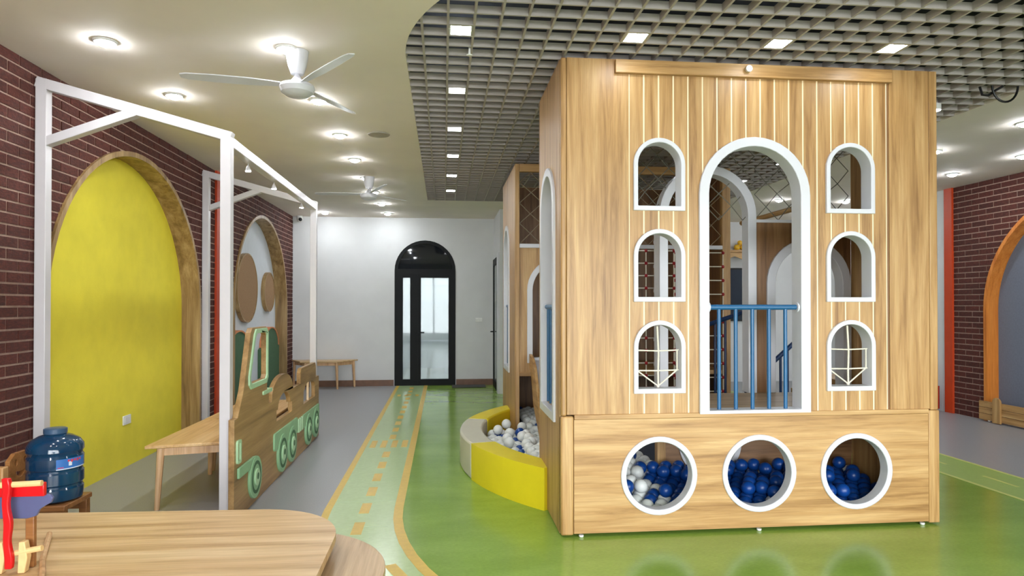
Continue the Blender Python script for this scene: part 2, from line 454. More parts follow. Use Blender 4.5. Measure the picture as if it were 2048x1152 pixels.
# walls ----------------------------------------------------------------
A1 = dict(c=6.44, hw=1.51); A2 = dict(c=10.66, hw=1.51); A3 = dict(c=6.575, hw=1.53)
SPR, RISE = 1.46, 1.44
def arch_pts(A, inset=0.0, n=36):
    hw, rs = A['hw']-inset, RISE-inset
    return [(A['c']+hw*math.cos(PI*k/n), SPR+rs*math.sin(PI*k/n)) for k in range(n+1)]
def wall_outline(arches, y0, y1):
    o = [(y0, 0.0)]
    for A in arches:
        p = list(reversed(arch_pts(A, 0.02)))
        o += [(A['c']-A['hw']+0.02, 0.0)] + p + [(A['c']+A['hw']-0.02, 0.0)]
    return o + [(y1, 0.0), (y1, ZC), (y0, ZC)]
wall_l = struct(MB().prism([wall_outline([A1, A2], YF, YB)], 'YZ', XL-0.18, XL-0.006).build('wall_left', mortar, off=(XL,0,0)), 'dark red brick wall on the left with two arched recesses')
wall_r = struct(MB().prism([wall_outline([A3], YF, 8.64)], 'YZ', XR+0.006, XR+0.155).build('wall_right', mortar, off=(XR,0,0)), 'dark red brick wall on the right with an orange arch')
box(XR+0.0, XR+0.15, 8.64, YB, 0, ZC).build('plain_wall', white_wall, wall_r)
def trim_arch(name, A, x0, x1, mat, t=0.045):
    out = [(A['c']-A['hw'], 0.0)] + list(reversed(arch_pts(A))) + [(A['c']+A['hw'], 0.0)]
    inn = [(A['c']+A['hw']-t, 0.0)] + arch_pts(A, t) + [(A['c']-A['hw']+t, 0.0)]
    return struct(MB().prism([out+inn], 'YZ', x0, x1).build(name, mat))
tag(trim_arch('trim_1', A1, -2.96, -2.76, arch_y), 'oak arch trim around the yellow recess')
tag(trim_arch('trim_2', A2, -2.96, -2.76, arch_y), 'oak arch trim around the white recess with two discs')
t3 = tag(trim_arch('trim_3', A3, 7.095, 7.27, orange_z), 'orange wood arch trim on the right brick wall')
def recess(A, x0, x1, mat, par):
    return MB().prism([rect(A['c']-A['hw']-0.05, A['c']+A['hw']+0.05, 0.0, SPR+RISE+0.05)], 'YZ', x0, x1).build('recess_panel', mat, par)
recess(A1, -3.01, -2.96, yellow_wall, wall_l)
recess(A2, -3.01, -2.96, white_panel, wall_l)
recess(A3, 7.27, 7.32, grey_panel, wall_r)
struct(box(-2.84, -2.755, 8.45, 8.64, 0, ZC).build('trim_4', orange_paint), 'orange red painted pilaster between the two left arches')
struct(box(7.09, 7.16, 8.64, 8.785, 0, ZC).build('trim_5', orange_paint), 'orange red painted pilaster on the right wall')

# bricks
ub = box(-0.5, 0.5, -0.5, 0.5, -0.5, 0.5).mesh('brick', brick_m)
BL, BH, MJ = 0.24, 0.0755, 0.0135
def lay(x_face, sgn, y0, y1, arches, skip, par, keep, near, limit=300):
    items = []
    rows = int(ZC/BH)
    for r in range(rows+1):
        z0, z1 = r*BH+MJ/2, min((r+1)*BH-MJ/2, ZC-0.002)
        if z1-z0 < 0.02: continue
        zm = (z0+z1)/2
        cuts = []
        for A in arches:
            if zm < SPR: hw = A['hw']-0.02
            elif zm < SPR+RISE-0.02: hw = (A['hw']-0.02)*math.sqrt(1-((zm-SPR)/(RISE-0.02))**2)
            else: continue
            cuts.append((A['c']-hw, A['c']+hw))
        cuts += skip
        y = y0 - (BL/2 if r % 2 else 0) - BL
        while y < y1:
            a, b = max(y+MJ/2, y0), min(y+BL-MJ/2, y1)
            segs = [(a, b)]
            for c0, c1 in cuts:
                ns = []
                for s0, s1 in segs:
                    if s1 <= c0 or s0 >= c1: ns.append((s0, s1)); continue
                    if s0 < c0: ns.append((s0, c0))
                    if s1 > c1: ns.append((c1, s1))
                segs = ns
            for s0, s1 in segs:
                if s1-s0 > 0.015: items.append((s0, s1, z0, z1))
            y += BL
    items.sort(key=near)
    dep = 0.03
    rest = MB()
    for i, (s0, s1, z0, z1) in enumerate(items):
        xo = x_face + random.uniform(-0.002, 0.002)
        xa, xb = (xo-dep, xo) if sgn > 0 else (xo, xo+dep)
        if i < limit:
            o = bpy.data.objects.new('brick', ub); COL.objects.link(o); o.parent = par
            L = par.location
            o.location = ((xa+xb)/2-L[0], (s0+s1)/2-L[1], (z0+z1)/2-L[2]); o.scale = (dep, s1-s0, z1-z0)
        else: rest.box(xa, xb, s0, s1, z0, z1)
    if rest.v: tag(rest.build('brickwork', brick_m, par), kind='stuff')
lay(XL, 1, 3.6, YB, [A1, A2], [(8.46, 8.63)], wall_l, None, lambda t: (0 if t[0] > 4.15 else 50) + t[0])
lay(XR, -1, 4.0, 8.64, [A3], [], wall_r, None, lambda t: (0 if t[1] > 7.2 else 50) - t[0])

# back wall with its arched door, closet block on the right of it
DX0, DX1, DZ = -0.916, 0.227, 2.74
wall_b = struct(MB().prism([[(XL-0.2,0),(DX0,0)] + list(reversed(arch(DX0, DX1, 0, DZ)[2:])) + [(DX1,0),(XR+0.2,0),(XR+0.2,ZC),(XL-0.2,ZC)]], 'XZ', YB, YB+0.18).build('wall_back', white_wall, off=(0,YB,0)), 'white rear wall with a black arched door')
wall_s = struct(box(0.96, 3.9, 11.36, YB, 0, ZC).build('wall_side', white_wall), 'white closet wall beside the rear door')
struct(box(XL, DX0-0.012, YB-0.02, YB, 0, 0.115).build('baseboard_back', base_brown), 'brown tiled baseboard left of the arched door')
struct(box(DX1+0.012, 0.96, YB-0.02, YB, 0, 0.115).build('baseboard_back', base_brown), 'brown tiled baseboard right of the arched door')
d1 = struct(thing('door_1', (-0.345, YB+0.06, 0), 'black aluminium arched double door with glass panes', None))
dy0, dy1 = YB-0.012, YB+0.07
MB().prism([arch(DX0, DX1, 0, DZ), arch(DX0+0.06, DX1-0.06, 2.20, DZ-0.06), rect(-0.762, -0.625, 0.12, 2.035), rect(-0.425, 0.095, 0.12, 2.035)], 'XZ', dy0, dy1).build('door_frame', black_alu, d1, 0.004)
box(DX0+0.08, DX1-0.08, dy0-0.006, dy0+0.01, 2.10, 2.16).build('transom_bar', black_alu, d1)
box(-0.50, -0.485, dy0-0.008, dy0, 0.02, 2.09).build('leaf_edge', black_alu, d1)
MB().prism([arch(DX0+0.05, DX1-0.05, 2.19, DZ-0.05)], 'XZ', dy0+0.03, dy0+0.036).build('transom_pane', glass_dark, d1)
MB().prism([rect(-0.77, -0.617, 0.11, 2.045)], 'XZ', dy0+0.035, dy0+0.041).build('pane', glass_clear, d1)
MB().prism([rect(-0.433, 0.103, 0.11, 2.045)], 'XZ', dy0+0.035, dy0+0.041).build('pane', glass_clear, d1)
h = MB().tube([(-0.465, dy0, 1.0), (-0.465, dy0-0.05, 1.0), (-0.36, dy0-0.05, 1.0)], 0.011, 8); h.box(-0.482, -0.448, dy0-0.012, dy0, 0.90, 1.04)
h.build('door_handle', black_alu, d1)
# lit lobby behind the glass door
lobby = struct(MB().box(-1.9,-1.8,YB+0.18,16.2,0,ZC).box(1.6,1.7,YB+0.18,16.2,0,ZC).box(-1.9,1.7,16.2,16.3,0,ZC).box(-1.9,1.7,YB+0.18,16.3,ZC,ZC+0.1).build('wall_lobby', white_wall), 'white lobby walls seen through the glass door')
struct(box(-1.9, 1.7, YB+0.02, 16.3, -0.1, 0.0).build('floor_lobby', M('lobby_tile', (206, 208, 204), 0.25, 0.04)), 'pale tiled lobby floor behind the glass door')
lp = thing('lobby_lamp', (-0.2, 14.4, ZC-0.03), 'flat white lobby ceiling lamp behind the glass door', 'lamp')
box(-0.55, 0.15, 14.1, 14.7, ZC-0.02, ZC).build('lamp_body', plastic_white, lp)
box(-0.52, 0.12, 14.13, 14.67, ZC-0.03, ZC-0.021).build('diffuser', tube_emit, lp)
lb = thing('lobby_bench', (-0.1, 14.9, 0), 'low white bench in the lobby behind the glass door', 'bench')
box(-0.75, 0.12, 14.6, 15.2, 0.68, 0.73).build('seat', white_paint, lb, 0.004)
for x in (-0.68, 0.05): box(x-0.03, x+0.03, 14.7, 15.1, 0, 0.68).build('leg', white_paint, lb)
for z in (1.55, 2.0): box(-1.2, 1.0, 16.14, 16.2, z, z+0.05).build('ledge_rail', white_paint, lobby)
# side door in the closet wall
d2 = struct(thing('door_2', (0.95, 12.1, 0), 'narrow black framed glass door in the closet wall', None))
MB().prism([rect(11.62, 12.56, 0, 2.37), rect(11.74, 12.44, 0.14, 2.25)], 'YZ', 0.93, 0.975).build('door_frame', black_alu, d2, 0.003)
MB().prism([rect(11.73, 12.45, 0.13, 2.26)], 'YZ', 0.946, 0.955).build('pane', glass_mat('frosted_closet_glass', (0.42, 0.45, 0.46), 0.1, False), d2)
MB().tube([(0.93, 12.49, 1.02), (0.885, 12.49, 1.02), (0.885, 12.38, 1.02)], 0.011).build('door_handle', black_alu, d2)
box(0.925, 0.96, 11.36, 11.60, 0, 2.42).build('door_casing', white_paint, d2)
# front wall behind the camera: glazed shop front
wf = MB().box(XL-0.2, -2.1, YF-0.15, YF, 0, ZC).box(6.4, XR+0.2, YF-0.15, YF, 0, ZC).box(-2.1, 6.4, YF-0.15, YF, 0, 0.3).box(-2.1, 6.4, YF-0.15, YF, 2.7, ZC)
struct(wf.build('wall_front', white_wall), 'white wall with the glazed front behind the viewer')
w1 = struct(thing('window_1', (2.15, YF-0.08, 0.3), 'wide black framed shop front window', None))
fr = MB()
for k in range(6): fr.box(-2.1+1.7*k-0.03, -2.1+1.7*k+0.03, YF-0.11, YF-0.05, 0.3, 2.7)
fr.box(-2.1, 6.4, YF-0.11, YF-0.05, 0.3, 0.36).box(-2.1, 6.4, YF-0.11, YF-0.05, 2.64, 2.7)
fr.build('window_frame', black_alu, w1)
for k in range(5): box(-2.07+1.7*k, -0.43+1.7*k, YF-0.085, YF-0.079, 0.36, 2.64).build('pane', glass_window, w1)
struct(box(-14, 18, -14, YF-0.2, -0.2, -0.1).build('ground_outside', M('outside_paving', (150, 150, 146), 0.9, 0.1, 4)), 'grey paving outside the shop front')

# ------------------------------------------------------------------ play house (front tower)
HX0, HX1, HY, HT = 0.765, 3.42, 4.30, 3.15
house = thing('play_house', (2.09, 4.75, 0), 'tall oak play house with white arched windows and three portholes', 'playhouse')
PORT = [(1.424, 0.388), (2.118, 0.387), (2.813, 0.384)]
MB().prism([rect(0.852, 3.345, 0.022, 0.766)] + [circle(x, z, 0.242) for x, z in PORT], 'XZ', HY, HY+0.03).build('plinth_panel', oak_x, house)
for x, z in PORT:
    o = MB().ring(circle(x, z, 0.260, 48), circle(x, z, 0.224, 48), 'XZ', HY-0.014, HY+0.075).build('porthole_ring', white_paint, house, 0.006)
    o['label'] = 'white porthole ring'
box(HX0, 0.85, HY-0.004, HY+0.08, 0.012, 0.79).build('base_post', oak_z, house, 0.012)
box(3.347, HX1+0.006, HY-0.004, HY+0.08, 0.012, 0.79).build('base_post', oak_z, house, 0.006)
box(0.852, 3.345, HY-0.008, HY+0.10, 0.768, 0.80).build('ledge', oak_x, house, 0.003)
box(HX0, 0.803, HY-0.004, HY+0.05, 0.792, HT).build('corner_post', oak_z, house, 0.01)
box(3.36, HX1, HY-0.004, HY+0.05, 0.792, HT).build('corner_post', oak_z, house, 0.006)
box(0.805, 1.222, HY, HY+0.03, 0.80, HT).build('stile', oak_z, house, 0.0015)
box(3.066, 3.358, HY, HY+0.03, 0.80, HT).build('stile', oak_z, house, 0.0015)
SMALL = [(cx, zb) for cx in (1.428, 2.776) for zb in (2.147, 1.541, 0.933)]
SW, SH = 0.353, 0.485
BIG = (1.70, 2.481, 0.792, 2.654)
openings = [(cx-SW/2+0.016, cx+SW/2-0.016, zb+0.016, zb+SH-0.016) for cx, zb in SMALL] + [(BIG[0]+0.03, BIG[1]-0.03, BIG[2]-0.01, BIG[3]-0.03)]
big_hole = arch(BIG[0]+0.035, BIG[1]-0.035, 0.8, BIG[3]-0.035)
bk_out = [(1.222, 0.80), big_hole[0]] + list(reversed(big_hole[2:])) + [big_hole[1], (3.05, 0.80), (3.05, HT), (1.222, HT)]
MB().prism([bk_out] + [arch(cx-SW/2+0.018, cx+SW/2-0.018, zb+0.018, zb+SH-0.018) for cx, zb in SMALL], 'XZ', HY+0.005, HY+0.03).build('backing_board', groove_cream, house)
grooves = [1.224+0.10133*k for k in range(19)]
def zcut(op, xa, xb):                        # z-extent removed from a thin column by an opening
    x0, x1, z0, z1 = op
    if xb <= x0+1e-6 or xa >= x1-1e-6: return None
    r = (x1-x0)/2; c = (x0+x1)/2; m = min(abs((xa+xb)/2-c), r)
    return (z0, z1-r+math.sqrt(max(0, r*r-m*m)))
for k in range(18):
    xa, xb = grooves[k]+0.0055, grooves[k+1]-0.0055
    xs = sorted(set([xa, xb] + [xa+(xb-xa)*i/10 for i in range(11)] + [e for op in openings for e in op[:2] if xa < e < xb]))
    cells = []
    for ci, (a, b) in enumerate(zip(xs, xs[1:])):
        ivs = [(0.80, HT)]
        for op in openings:
            c = zcut(op, a, b)
            if not c: continue
            n2 = []
            for s0, s1 in ivs:
                if s1 <= c[0] or s0 >= c[1]: n2.append((s0, s1)); continue
                if s0 < c[0]: n2.append((s0, c[0]))
                if s1 > c[1]: n2.append((c[1], s1))
            ivs = n2
        for s0, s1 in ivs:
            if s1-s0 > 0.004: cells.append((ci, a, b, s0, s1))
    while cells:                             # each connected piece is a plank of its own
        grp = [cells.pop(0)]; i = 0
        while i < len(grp):
            c = grp[i]; i += 1
            for d in list(cells):
                if abs(d[0]-c[0]) == 1 and d[3] < c[4] and d[4] > c[3]: grp.append(d); cells.remove(d)
        mb = MB()
        for ci, a, b, s0, s1 in grp: mb.box(a, b, HY+0.003, HY+0.009, s0, s1)
        mb.build('plank', oak_plank, house)
box(3.051, 3.064, HY+0.006, HY+0.03, 0.80, HT).build('shadow_gap', brown_z, house)
box(1.126, 3.07, HY-0.032, HY+0.004, 3.052, 3.14).build('header_board', oak_x, house, 0.003)
s_ = MB().lathe([(0.0,0),(0.018,0.002),(0.022,0.012),(0.022,0.03)], (0,0,0), 16)
sn = s_.build('motion_sensor', plastic_white, house, local=True); sn.location = (2.03-2.09, HY-0.032-4.75, 3.10); sn.rotation_euler = (PI/2, 0, 0)
for cx, zb in SMALL:
    f = MB().ring(arch(cx-SW/2, cx+SW/2, zb, zb+SH), arch(cx-SW/2+0.030, cx+SW/2-0.030, zb+0.032, zb+SH-0.030), 'XZ', HY-0.016, HY+0.10).build('window_frame', white_paint, house, 0.004)
    if zb < 1.0:
        y = HY+0.03; xl, xr = cx-SW/2+0.036, cx+SW/2-0.045; z0 = zb+0.045
        rp = MB()
        rp.tube([(cx-0.005, y, zb+SH-0.04), (cx+0.002, y-0.004, zb+0.26), (cx, y, zb+0.13), (cx+0.002, y, z0)], 0.0065, 6)
        rp.tube([(xl-0.004, y, zb+0.285), (cx, y-0.004, zb+0.28), (xr+0.01, y, zb+0.285)], 0.005, 6)
        rp.tube([(xl-0.004, y, zb+0.15), (cx, y-0.004, zb+0.148), (xr+0.01, y, zb+0.152)], 0.005, 6)
        rp.tube([(xl, y, zb+0.148), (cx, y, z0)], 0.005, 6); rp.tube([(xr, y, zb+0.152), (cx, y, z0)], 0.005, 6)
        rp.tube([(xr, y, zb+0.152), (xr, y, zb+0.285)], 0.005, 6)
        rp.sphere((cx, y, z0), 0.011, 8, 6); rp.sphere((cx, y, zb+0.148), 0.009, 8, 6)
        rp.build('rope_lattice', rope_white, house)
bo = arch(*BIG); bi = arch(BIG[0]+0.068, BIG[1]-0.068, BIG[2]+0.022, BIG[3]-0.062)
MB().ring(bo, bi, 'XZ', HY-0.018, HY+0.11).build('arch_frame', white_paint, house, 0.004)
def railing(par, a, b, zt, zb, n, mat, r=0.018, rb=0.013, flange=True, fl_mat=None):
    a, b = Vector(a), Vector(b)
    rl = MB().tube([(a.x,a.y,zt), (b.x,b.y,zt)], r, 12).build('railing', mat, par)
    for k in range(n):
        p = a.lerp(b, (k+0.7)/(n-1+1.45))
        MB().tube([(p.x,p.y,zb), (p.x,p.y,zt)], rb, 10).build('baluster', mat, rl)
    if flange:
        d = (b-a).normalized()
        for q, s in ((a, 1), (b, -1)):
            MB().tube([(q.x,q.y,zt), tuple(Vector((q.x,q.y,zt))+d*s*0.012)], r*1.9, 16).build('flange', white_paint, rl)
    return rl
railing(house, (BIG[0]+0.07, HY+0.03, 0), (BIG[1]-0.07, HY+0.03, 0), 1.505, 0.815, 5, blue_paint)
# left side with its tall arched window
LP = (4.515, 5.155, 0.715, 2.52)
MB().prism([rect(HY+0.05, 5.235, 0.012, HT), arch(LP[0]+0.03, LP[1]-0.03, LP[2]+0.03, LP[3]-0.03)], 'YZ', HX0, HX0+0.03).build('side_panel', oak_z, house)
MB().ring(arch(*LP), arch(LP[0]+0.06, LP[1]-0.06, LP[2]+0.06, LP[3]-0.06), 'YZ', HX0-0.016, HX0+0.075).build('arch_frame', white_paint, house, 0.004)
railing(house, (HX0+0.03, LP[0]+0.06, 0), (HX0+0.03, LP[1]-0.06, 0), 1.505, 0.79, 4, blue_paint)
MB().prism([rect(HY+0.05, 5.235, 0.012, HT)], 'YZ', 3.387, HX1-0.004).build('side_panel', oak_z, house)
box(HX0+0.032, 3.385, HY+0.115, 5.235, 0.74, 0.80).build('deck', wood('deck_oak', 'X', (132, 106, 74), (174, 146, 110), (196, 170, 134)), house)
# rear of the front tower
BY = 5.235
b3 = arch(2.66, 3.36, 0.80, 2.05)
MB().prism([[(2.565, 0.80), b3[0]] + list(reversed(b3[2:])) + [b3[1], (3.385, 0.80), (3.385, 2.2), (2.565, 2.2)]], 'XZ', BY, BY+0.03).build('rear_panel', brown_z, house)
def open_arch(x0, x1, z0, z1, t, y0, y1, mat=white_paint, par=house, plane='XZ'):
    o = arch(x0, x1, z0, z1); i = arch(x0+t, x1-t, z0, z1-t)
    return MB().prism([[o[0]] + list(reversed(o[2:])) + [o[1], i[1]] + i[2:] + [i[0]]], plane, y0, y1).build('arch_frame', mat, par, 0.004)
open_arch(1.735, 2.555, 0.80, 2.66, 0.072, BY-0.02, BY+0.10)
open_arch(2.645, 3.375, 0.80, 2.065, 0.072, BY-0.02, BY+0.10)
box(2.558, 3.385, BY+0.0, BY+0.04, 2.2, 2.225).build('rear_sill', white_paint, house)
box(HX0+0.03, 3.385, BY, BY+0.05, 3.07, HT).build('rear_beam', oak_x, house)
box(HX0, HX0+0.045, BY, BY+0.05, 0.012, HT).build('rear_post', oak_z, house)
MB().tube([(2.955, BY+0.03, 2.335), (2.955, 6.35, 2.335)], 0.024, 10).build('ceiling_rail', oak_y, house)
MB().prism([rect(1.782, 3.385, 0.012, 0.74), circle(2.16, 0.39, 0.242)], 'XZ', BY, BY+0.03).build('lower_rear_panel', brown_z if False else wood('lower_rear_oak', 'X', (96, 66, 42), (140, 102, 68), (164, 124, 86)), house)
MB().ring(circle(2.16, 0.39, 0.262), circle(2.16, 0.39, 0.222), 'XZ', BY-0.014, BY+0.05).build('porthole_ring', white_paint, house)
box(1.715, 1.782, BY-0.02, BY+0.05, 0.012, 0.74).build('lower_post', oak_z, house)
def net(x0, x1, z0, z1, y, cell, r, mat, par, sag=0.012, plane='XZ'):
    mb = MB(); nx = max(1, round((x1-x0)/cell)); nz = max(1, round((z1-z0)/cell))
    cx, cz = (x1-x0)/nx, (z1-z0)/nz
    def P(i, j):
        e = 0 if i in (0, nx) or j in (0, nz) else sag
        random.seed(i*131+j*17); a, b = random.uniform(-e, e), random.uniform(-e, e)
        u, v = x0+cx*i+a, z0+cz*j+b
        return (u, y, v) if plane == 'XZ' else (y, u, v)
    for i in range(nx):
        for j in range(nz):
            if (i+j) % 2 == 0: mb.tube([P(i,j), P(i+1,j+1)], r, 4)
            else: mb.tube([P(i+1,j), P(i,j+1)], r, 4)
    return mb.build('net', mat, par)
net(HX0+0.05, 2.56, 2.22, 3.07, BY+0.03, 0.105, 0.0036, rope_grey, house)
net(2.56, 3.385, 2.225, 3.07, BY+0.03, 0.105, 0.0036, rope_grey, house)
for x in (0.90, 2.118, 3.30): MB().lathe([(0.012,0),(0.016,0.004),(0.016,0.014)], (x, HY+0.004, 0), 12).build('foot', plastic_white, house)

# ------------------------------------------------------------------ rear play tower
TY0, TY1, TT = 7.11, 8.56, 3.04
tower = thing('play_tower', (1.97, 7.8, 0), 'rear oak play tower with a rope net window behind the ball pit', 'playhouse')
LQ = (7.70, 8.34, 0.733, 2.478)
MB().prism([rect(TY0+0.05, TY1, 0.012, TT), arch(LQ[0]+0.03, LQ[1]-0.03, LQ[2]+0.03, LQ[3]-0.03)], 'YZ', HX0, HX0+0.03).build('side_panel', oak_z, tower)
MB().ring(arch(*LQ), arch(LQ[0]+0.06, LQ[1]-0.06, LQ[2]+0.06, LQ[3]-0.06), 'YZ', HX0-0.016, HX0+0.075).build('arch_frame', white_paint, tower, 0.004)
railing(tower, (HX0+0.03, LQ[0]+0.06, 0), (HX0+0.03, LQ[1]-0.06, 0), 1.505, 0.80, 4, blue_paint)
box(HX0, 0.812, TY0-0.02, TY0+0.05, 0.012, TT).build('corner_post', oak_z, tower, 0.005)
box(3.075, 3.17, TY0-0.02, TY0+0.05, 0.012, TT).build('corner_post', oak_z, tower, 0.005)
box(0.812, 3.075, TY0-0.02, TY0+0.04, 2.955, TT).build('top_beam', oak_x, tower, 0.004)
box(0.812, 3.075, TY0-0.03, TY0+0.05, 2.135, 2.178).build('white_sill', white_paint, tower, 0.004)
fa = arch(0.93, 1.57, 0.93, 2.0)
MB().prism([rect(0.812, 1.66, 0.80, 2.135), fa], 'XZ', TY0, TY0+0.03).build('front_panel', oak_z, tower)
MB().ring(arch(0.895, 1.605, 0.895, 2.035), arch(0.955, 1.545, 0.955, 1.975), 'XZ', TY0-0.016, TY0+0.06).build('arch_frame', white_paint, tower, 0.004)
box(0.812, 3.075, TY0-0.012, TY0+0.05, 0.755, 0.80).build('ledge', oak_x, tower, 0.003)
box(0.80, 3.17, TY0+0.05, TY1-0.03, 0.755, 0.795).build('deck', oak_x, tower)
box(0.80, 3.17, TY1-0.03, TY1, 0.012, TT).build('rear_panel', brown_z, tower)  # dark back put in to keep the tower interior dark behind the net
box(3.14, 3.17, TY0+0.05, TY1-0.03, 0.012, TT).build('side_panel', brown_z, tower)
net(0.815, 3.072, 2.18, 2.955, TY0+0.015, 0.118, 0.0048, rope_tan, tower)

# slide from the rear tower down into the ball pit
slide = thing('slide', (1.18, 6.5, 0.14), 'white slide with curved oak side boards dropping into the ball pit', 'slide')
prof = [(7.085, 0.995), (6.97, 0.987), (6.83, 0.95), (6.70, 0.89), (6.60, 0.79), (6.52, 0.685), (6.367, 0.516), (6.19, 0.347), (6.02, 0.25)]
low = [(7.085, 0.86), (7.0, 0.83), (6.93, 0.78), (6.86, 0.67), (6.775, 0.51), (6.65, 0.43), (6.52, 0.36), (6.25, 0.20), (6.04, 0.14)]
for x0, nm in ((0.915, 'side_board'), (1.425, 'side_board')):
    MB().prism([prof + list(reversed(low))], 'YZ', x0, x0+0.028).build(nm, oak_y, slide, 0.003)
ch = [((a[0]+b[0])/2, (a[1]+b[1])/2) for a, b in zip(prof, low)]; ch2 = [(y, z-0.016) for y, z in ch]
MB().prism([ch + list(reversed(ch2))], 'YZ', 0.943, 1.425).build('chute', white_paint, slide)

# ------------------------------------------------------------------ foam benches and ball pit
BC, RO, RI, BHT = (2.545, 6.43), 2.385, 2.165, 0.315
def bench(a0, a1, mat, label):
    n = 16; O = [(BC[0]-RO*math.cos(a0+(a1-a0)*k/n), BC[1]+RO*math.sin(a0+(a1-a0)*k/n)) for k in range(n+1)]
    I = [(BC[0]-RI*math.cos(a0+(a1-a0)*k/n), BC[1]+RI*math.sin(a0+(a1-a0)*k/n)) for k in range(n+1)]
    O = [(min(x, 0.744), y) for x, y in O]; 
    o = MB().prism([O+list(reversed(I))], 'XY', 0.0, BHT).build('foam_bench', mat, None, 0.018)
    return tag(o, label, 'bench', 'curved foam benches round the ball pit')
aE = math.asin(1.56/RO)
bench(-aE, -0.262, foam_yellow, 'front yellow curved foam bench nearest the viewer at the play house')
bench(-0.258, 0.282, foam_grey, 'beige curved foam bench between the two yellow ones')
bench(0.286, aE, foam_yellow, 'rear yellow curved foam bench against the rear tower')
def pit_z(y): 
    if y < 5.2: return 0.035 + max(0, (y-4.4))/0.8*0.10
    return 0.115 if y < 6.8 else min(0.20, 0.115+(y-6.8)*0.2)
pm = MB(); ny = 16; ys = [4.42+(8.3-4.42)*k/ny for k in range(ny+1)]
pv = []; pf = []
for y in ys:
    if y <= 5.0: xl = 0.80
    elif y > 7.05: xl = 0.82
    else: xl = max(BC[0]-math.sqrt(max(0, (RI-0.01)**2-(y-BC[1])**2)), 0.40)
    if 5.0 < y < 5.3: xl = max(xl, 0.82)
    xr_ = 3.3 if y < 5.25 else 3.12
    pv += [(xl, y, pit_z(y)), (xr_, y, pit_z(y)), (xl, y, 0.0), (xr_, y, 0.0)]
for i in range(ny):
    a = 4*i; b = a+4
    pf += [(a,a+1,b+1,b),(a+2,b+2,b+3,a+3),(a,b,b+2,a+2),(a+1,a+3,b+3,b+1)]
pf += [(0,2,3,1),(4*ny,4*ny+1,4*ny+3,4*ny+2)]
tag(pm.add(pv, pf).build('pit_mat', pit_dark), 'dark padded mat lying under the balls of the pit', 'mat')
random.seed(11)
R_ = 0.05
bw = MB().sphere((0,0,0), R_, 18, 12).mesh('ball_white', ball_white)
bb = MB().sphere((0,0,0), R_, 18, 12).mesh('ball_blue', ball_blue)
bp_ = MB().sphere((0,0,0), R_, 18, 12).mesh('ball_pink', ball_pink)
balls = []
def ball(x, y, z, kind):
    balls.append((x, y, z, kind)); return
def make_ball(x, y, z, kind):
    o = bpy.data.objects.new('pit_ball', {'w': bw, 'b': bb, 'p': bp_}[kind]); COL.objects.link(o); o.location = (x, y, z)
    if y < 5.2: zone = 'behind the left porthole' if x < 1.77 else ('behind the middle porthole' if x < 2.46 else 'behind the right porthole')
    else: zone = 'between the benches and the slide' if y < 7.0 else 'in the dark opening of the rear tower'
    if kind == 'p': return tag(o, 'single pale pink plastic ball in the pit', 'ball')
    nm = 'white' if kind == 'w' else 'blue'
    return tag(o, f'{nm} plastic pit ball {zone}', 'ball', f'{nm} pit balls {zone}')
dx, dyy = 0.1025, 0.0890
row = 0; y = 4.47
pink_done = False
while y < 7.95:
    x = 0.45 + (dx/2 if row % 2 else 0)
    while x < 3.30:
        ok = True
        if y < 5.2:
            ok = 0.87 < x < 3.31
            if y > 5.16 and x > 1.66: ok = False
        elif y < 5.36: ok = 0.88 < x < 1.64
        else:
            inside = (x-BC[0])**2+(y-BC[1])**2 < (RI-0.06)**2
            ok = inside and x < (1.75 if y < 6.2 else 1.5)
            if y > 6.95: ok = 0.87 < x < 1.45
            if 0.855 < x < 1.52 and 5.95 < y < 6.40: ok = False
        if ok:
            jx, jy = random.uniform(-0.003, 0.003), random.uniform(-0.003, 0.003)
            z = pit_z(y) + R_ + 0.002
            if y < 5.2: pb = 0.94 if x > 1.62 else 0.5 - 0.35*(y-4.4)
            else: pb = 0.10
            k = 'b' if random.random() < pb else 'w'
            if not pink_done and abs(x-0.62) < 0.07 and abs(y-5.95) < 0.08: k = 'p'; pink_done = True
            ball(x+jx, y+jy, z, k)
        x += dx
    y += dyy; row += 1
# a loose upper layer resting in the hollows
row = 0; y = 4.47 + dyy*2/3
top_n = 0
while y < 7.0:
    x = 0.45 + dx/2 + (dx/2 if row % 2 else 0)
    while x < 3.25:
        if y < 5.1: ok = 0.95 < x < 3.25 and random.random() < (0.45 if x < 1.62 else 0.34)
        elif y < 5.36: ok = 0.95 < x < 1.55 and random.random() < 0.8
        else:
            ok = (x-BC[0])**2+(y-BC[1])**2 < (RI-0.14)**2 and x < (1.6 if y < 5.9 else 0.85) and random.random() < (0.8 if x > 0.72 else 0.3)
        if ok:
            pb = (0.9 if x > 1.62 else 0.45) if y < 5.1 else 0.09
            ball(x, y, pit_z(y)+R_+0.002+0.083, 'b' if random.random() < pb else 'w')
        x += dx
    y += dyy; row += 1

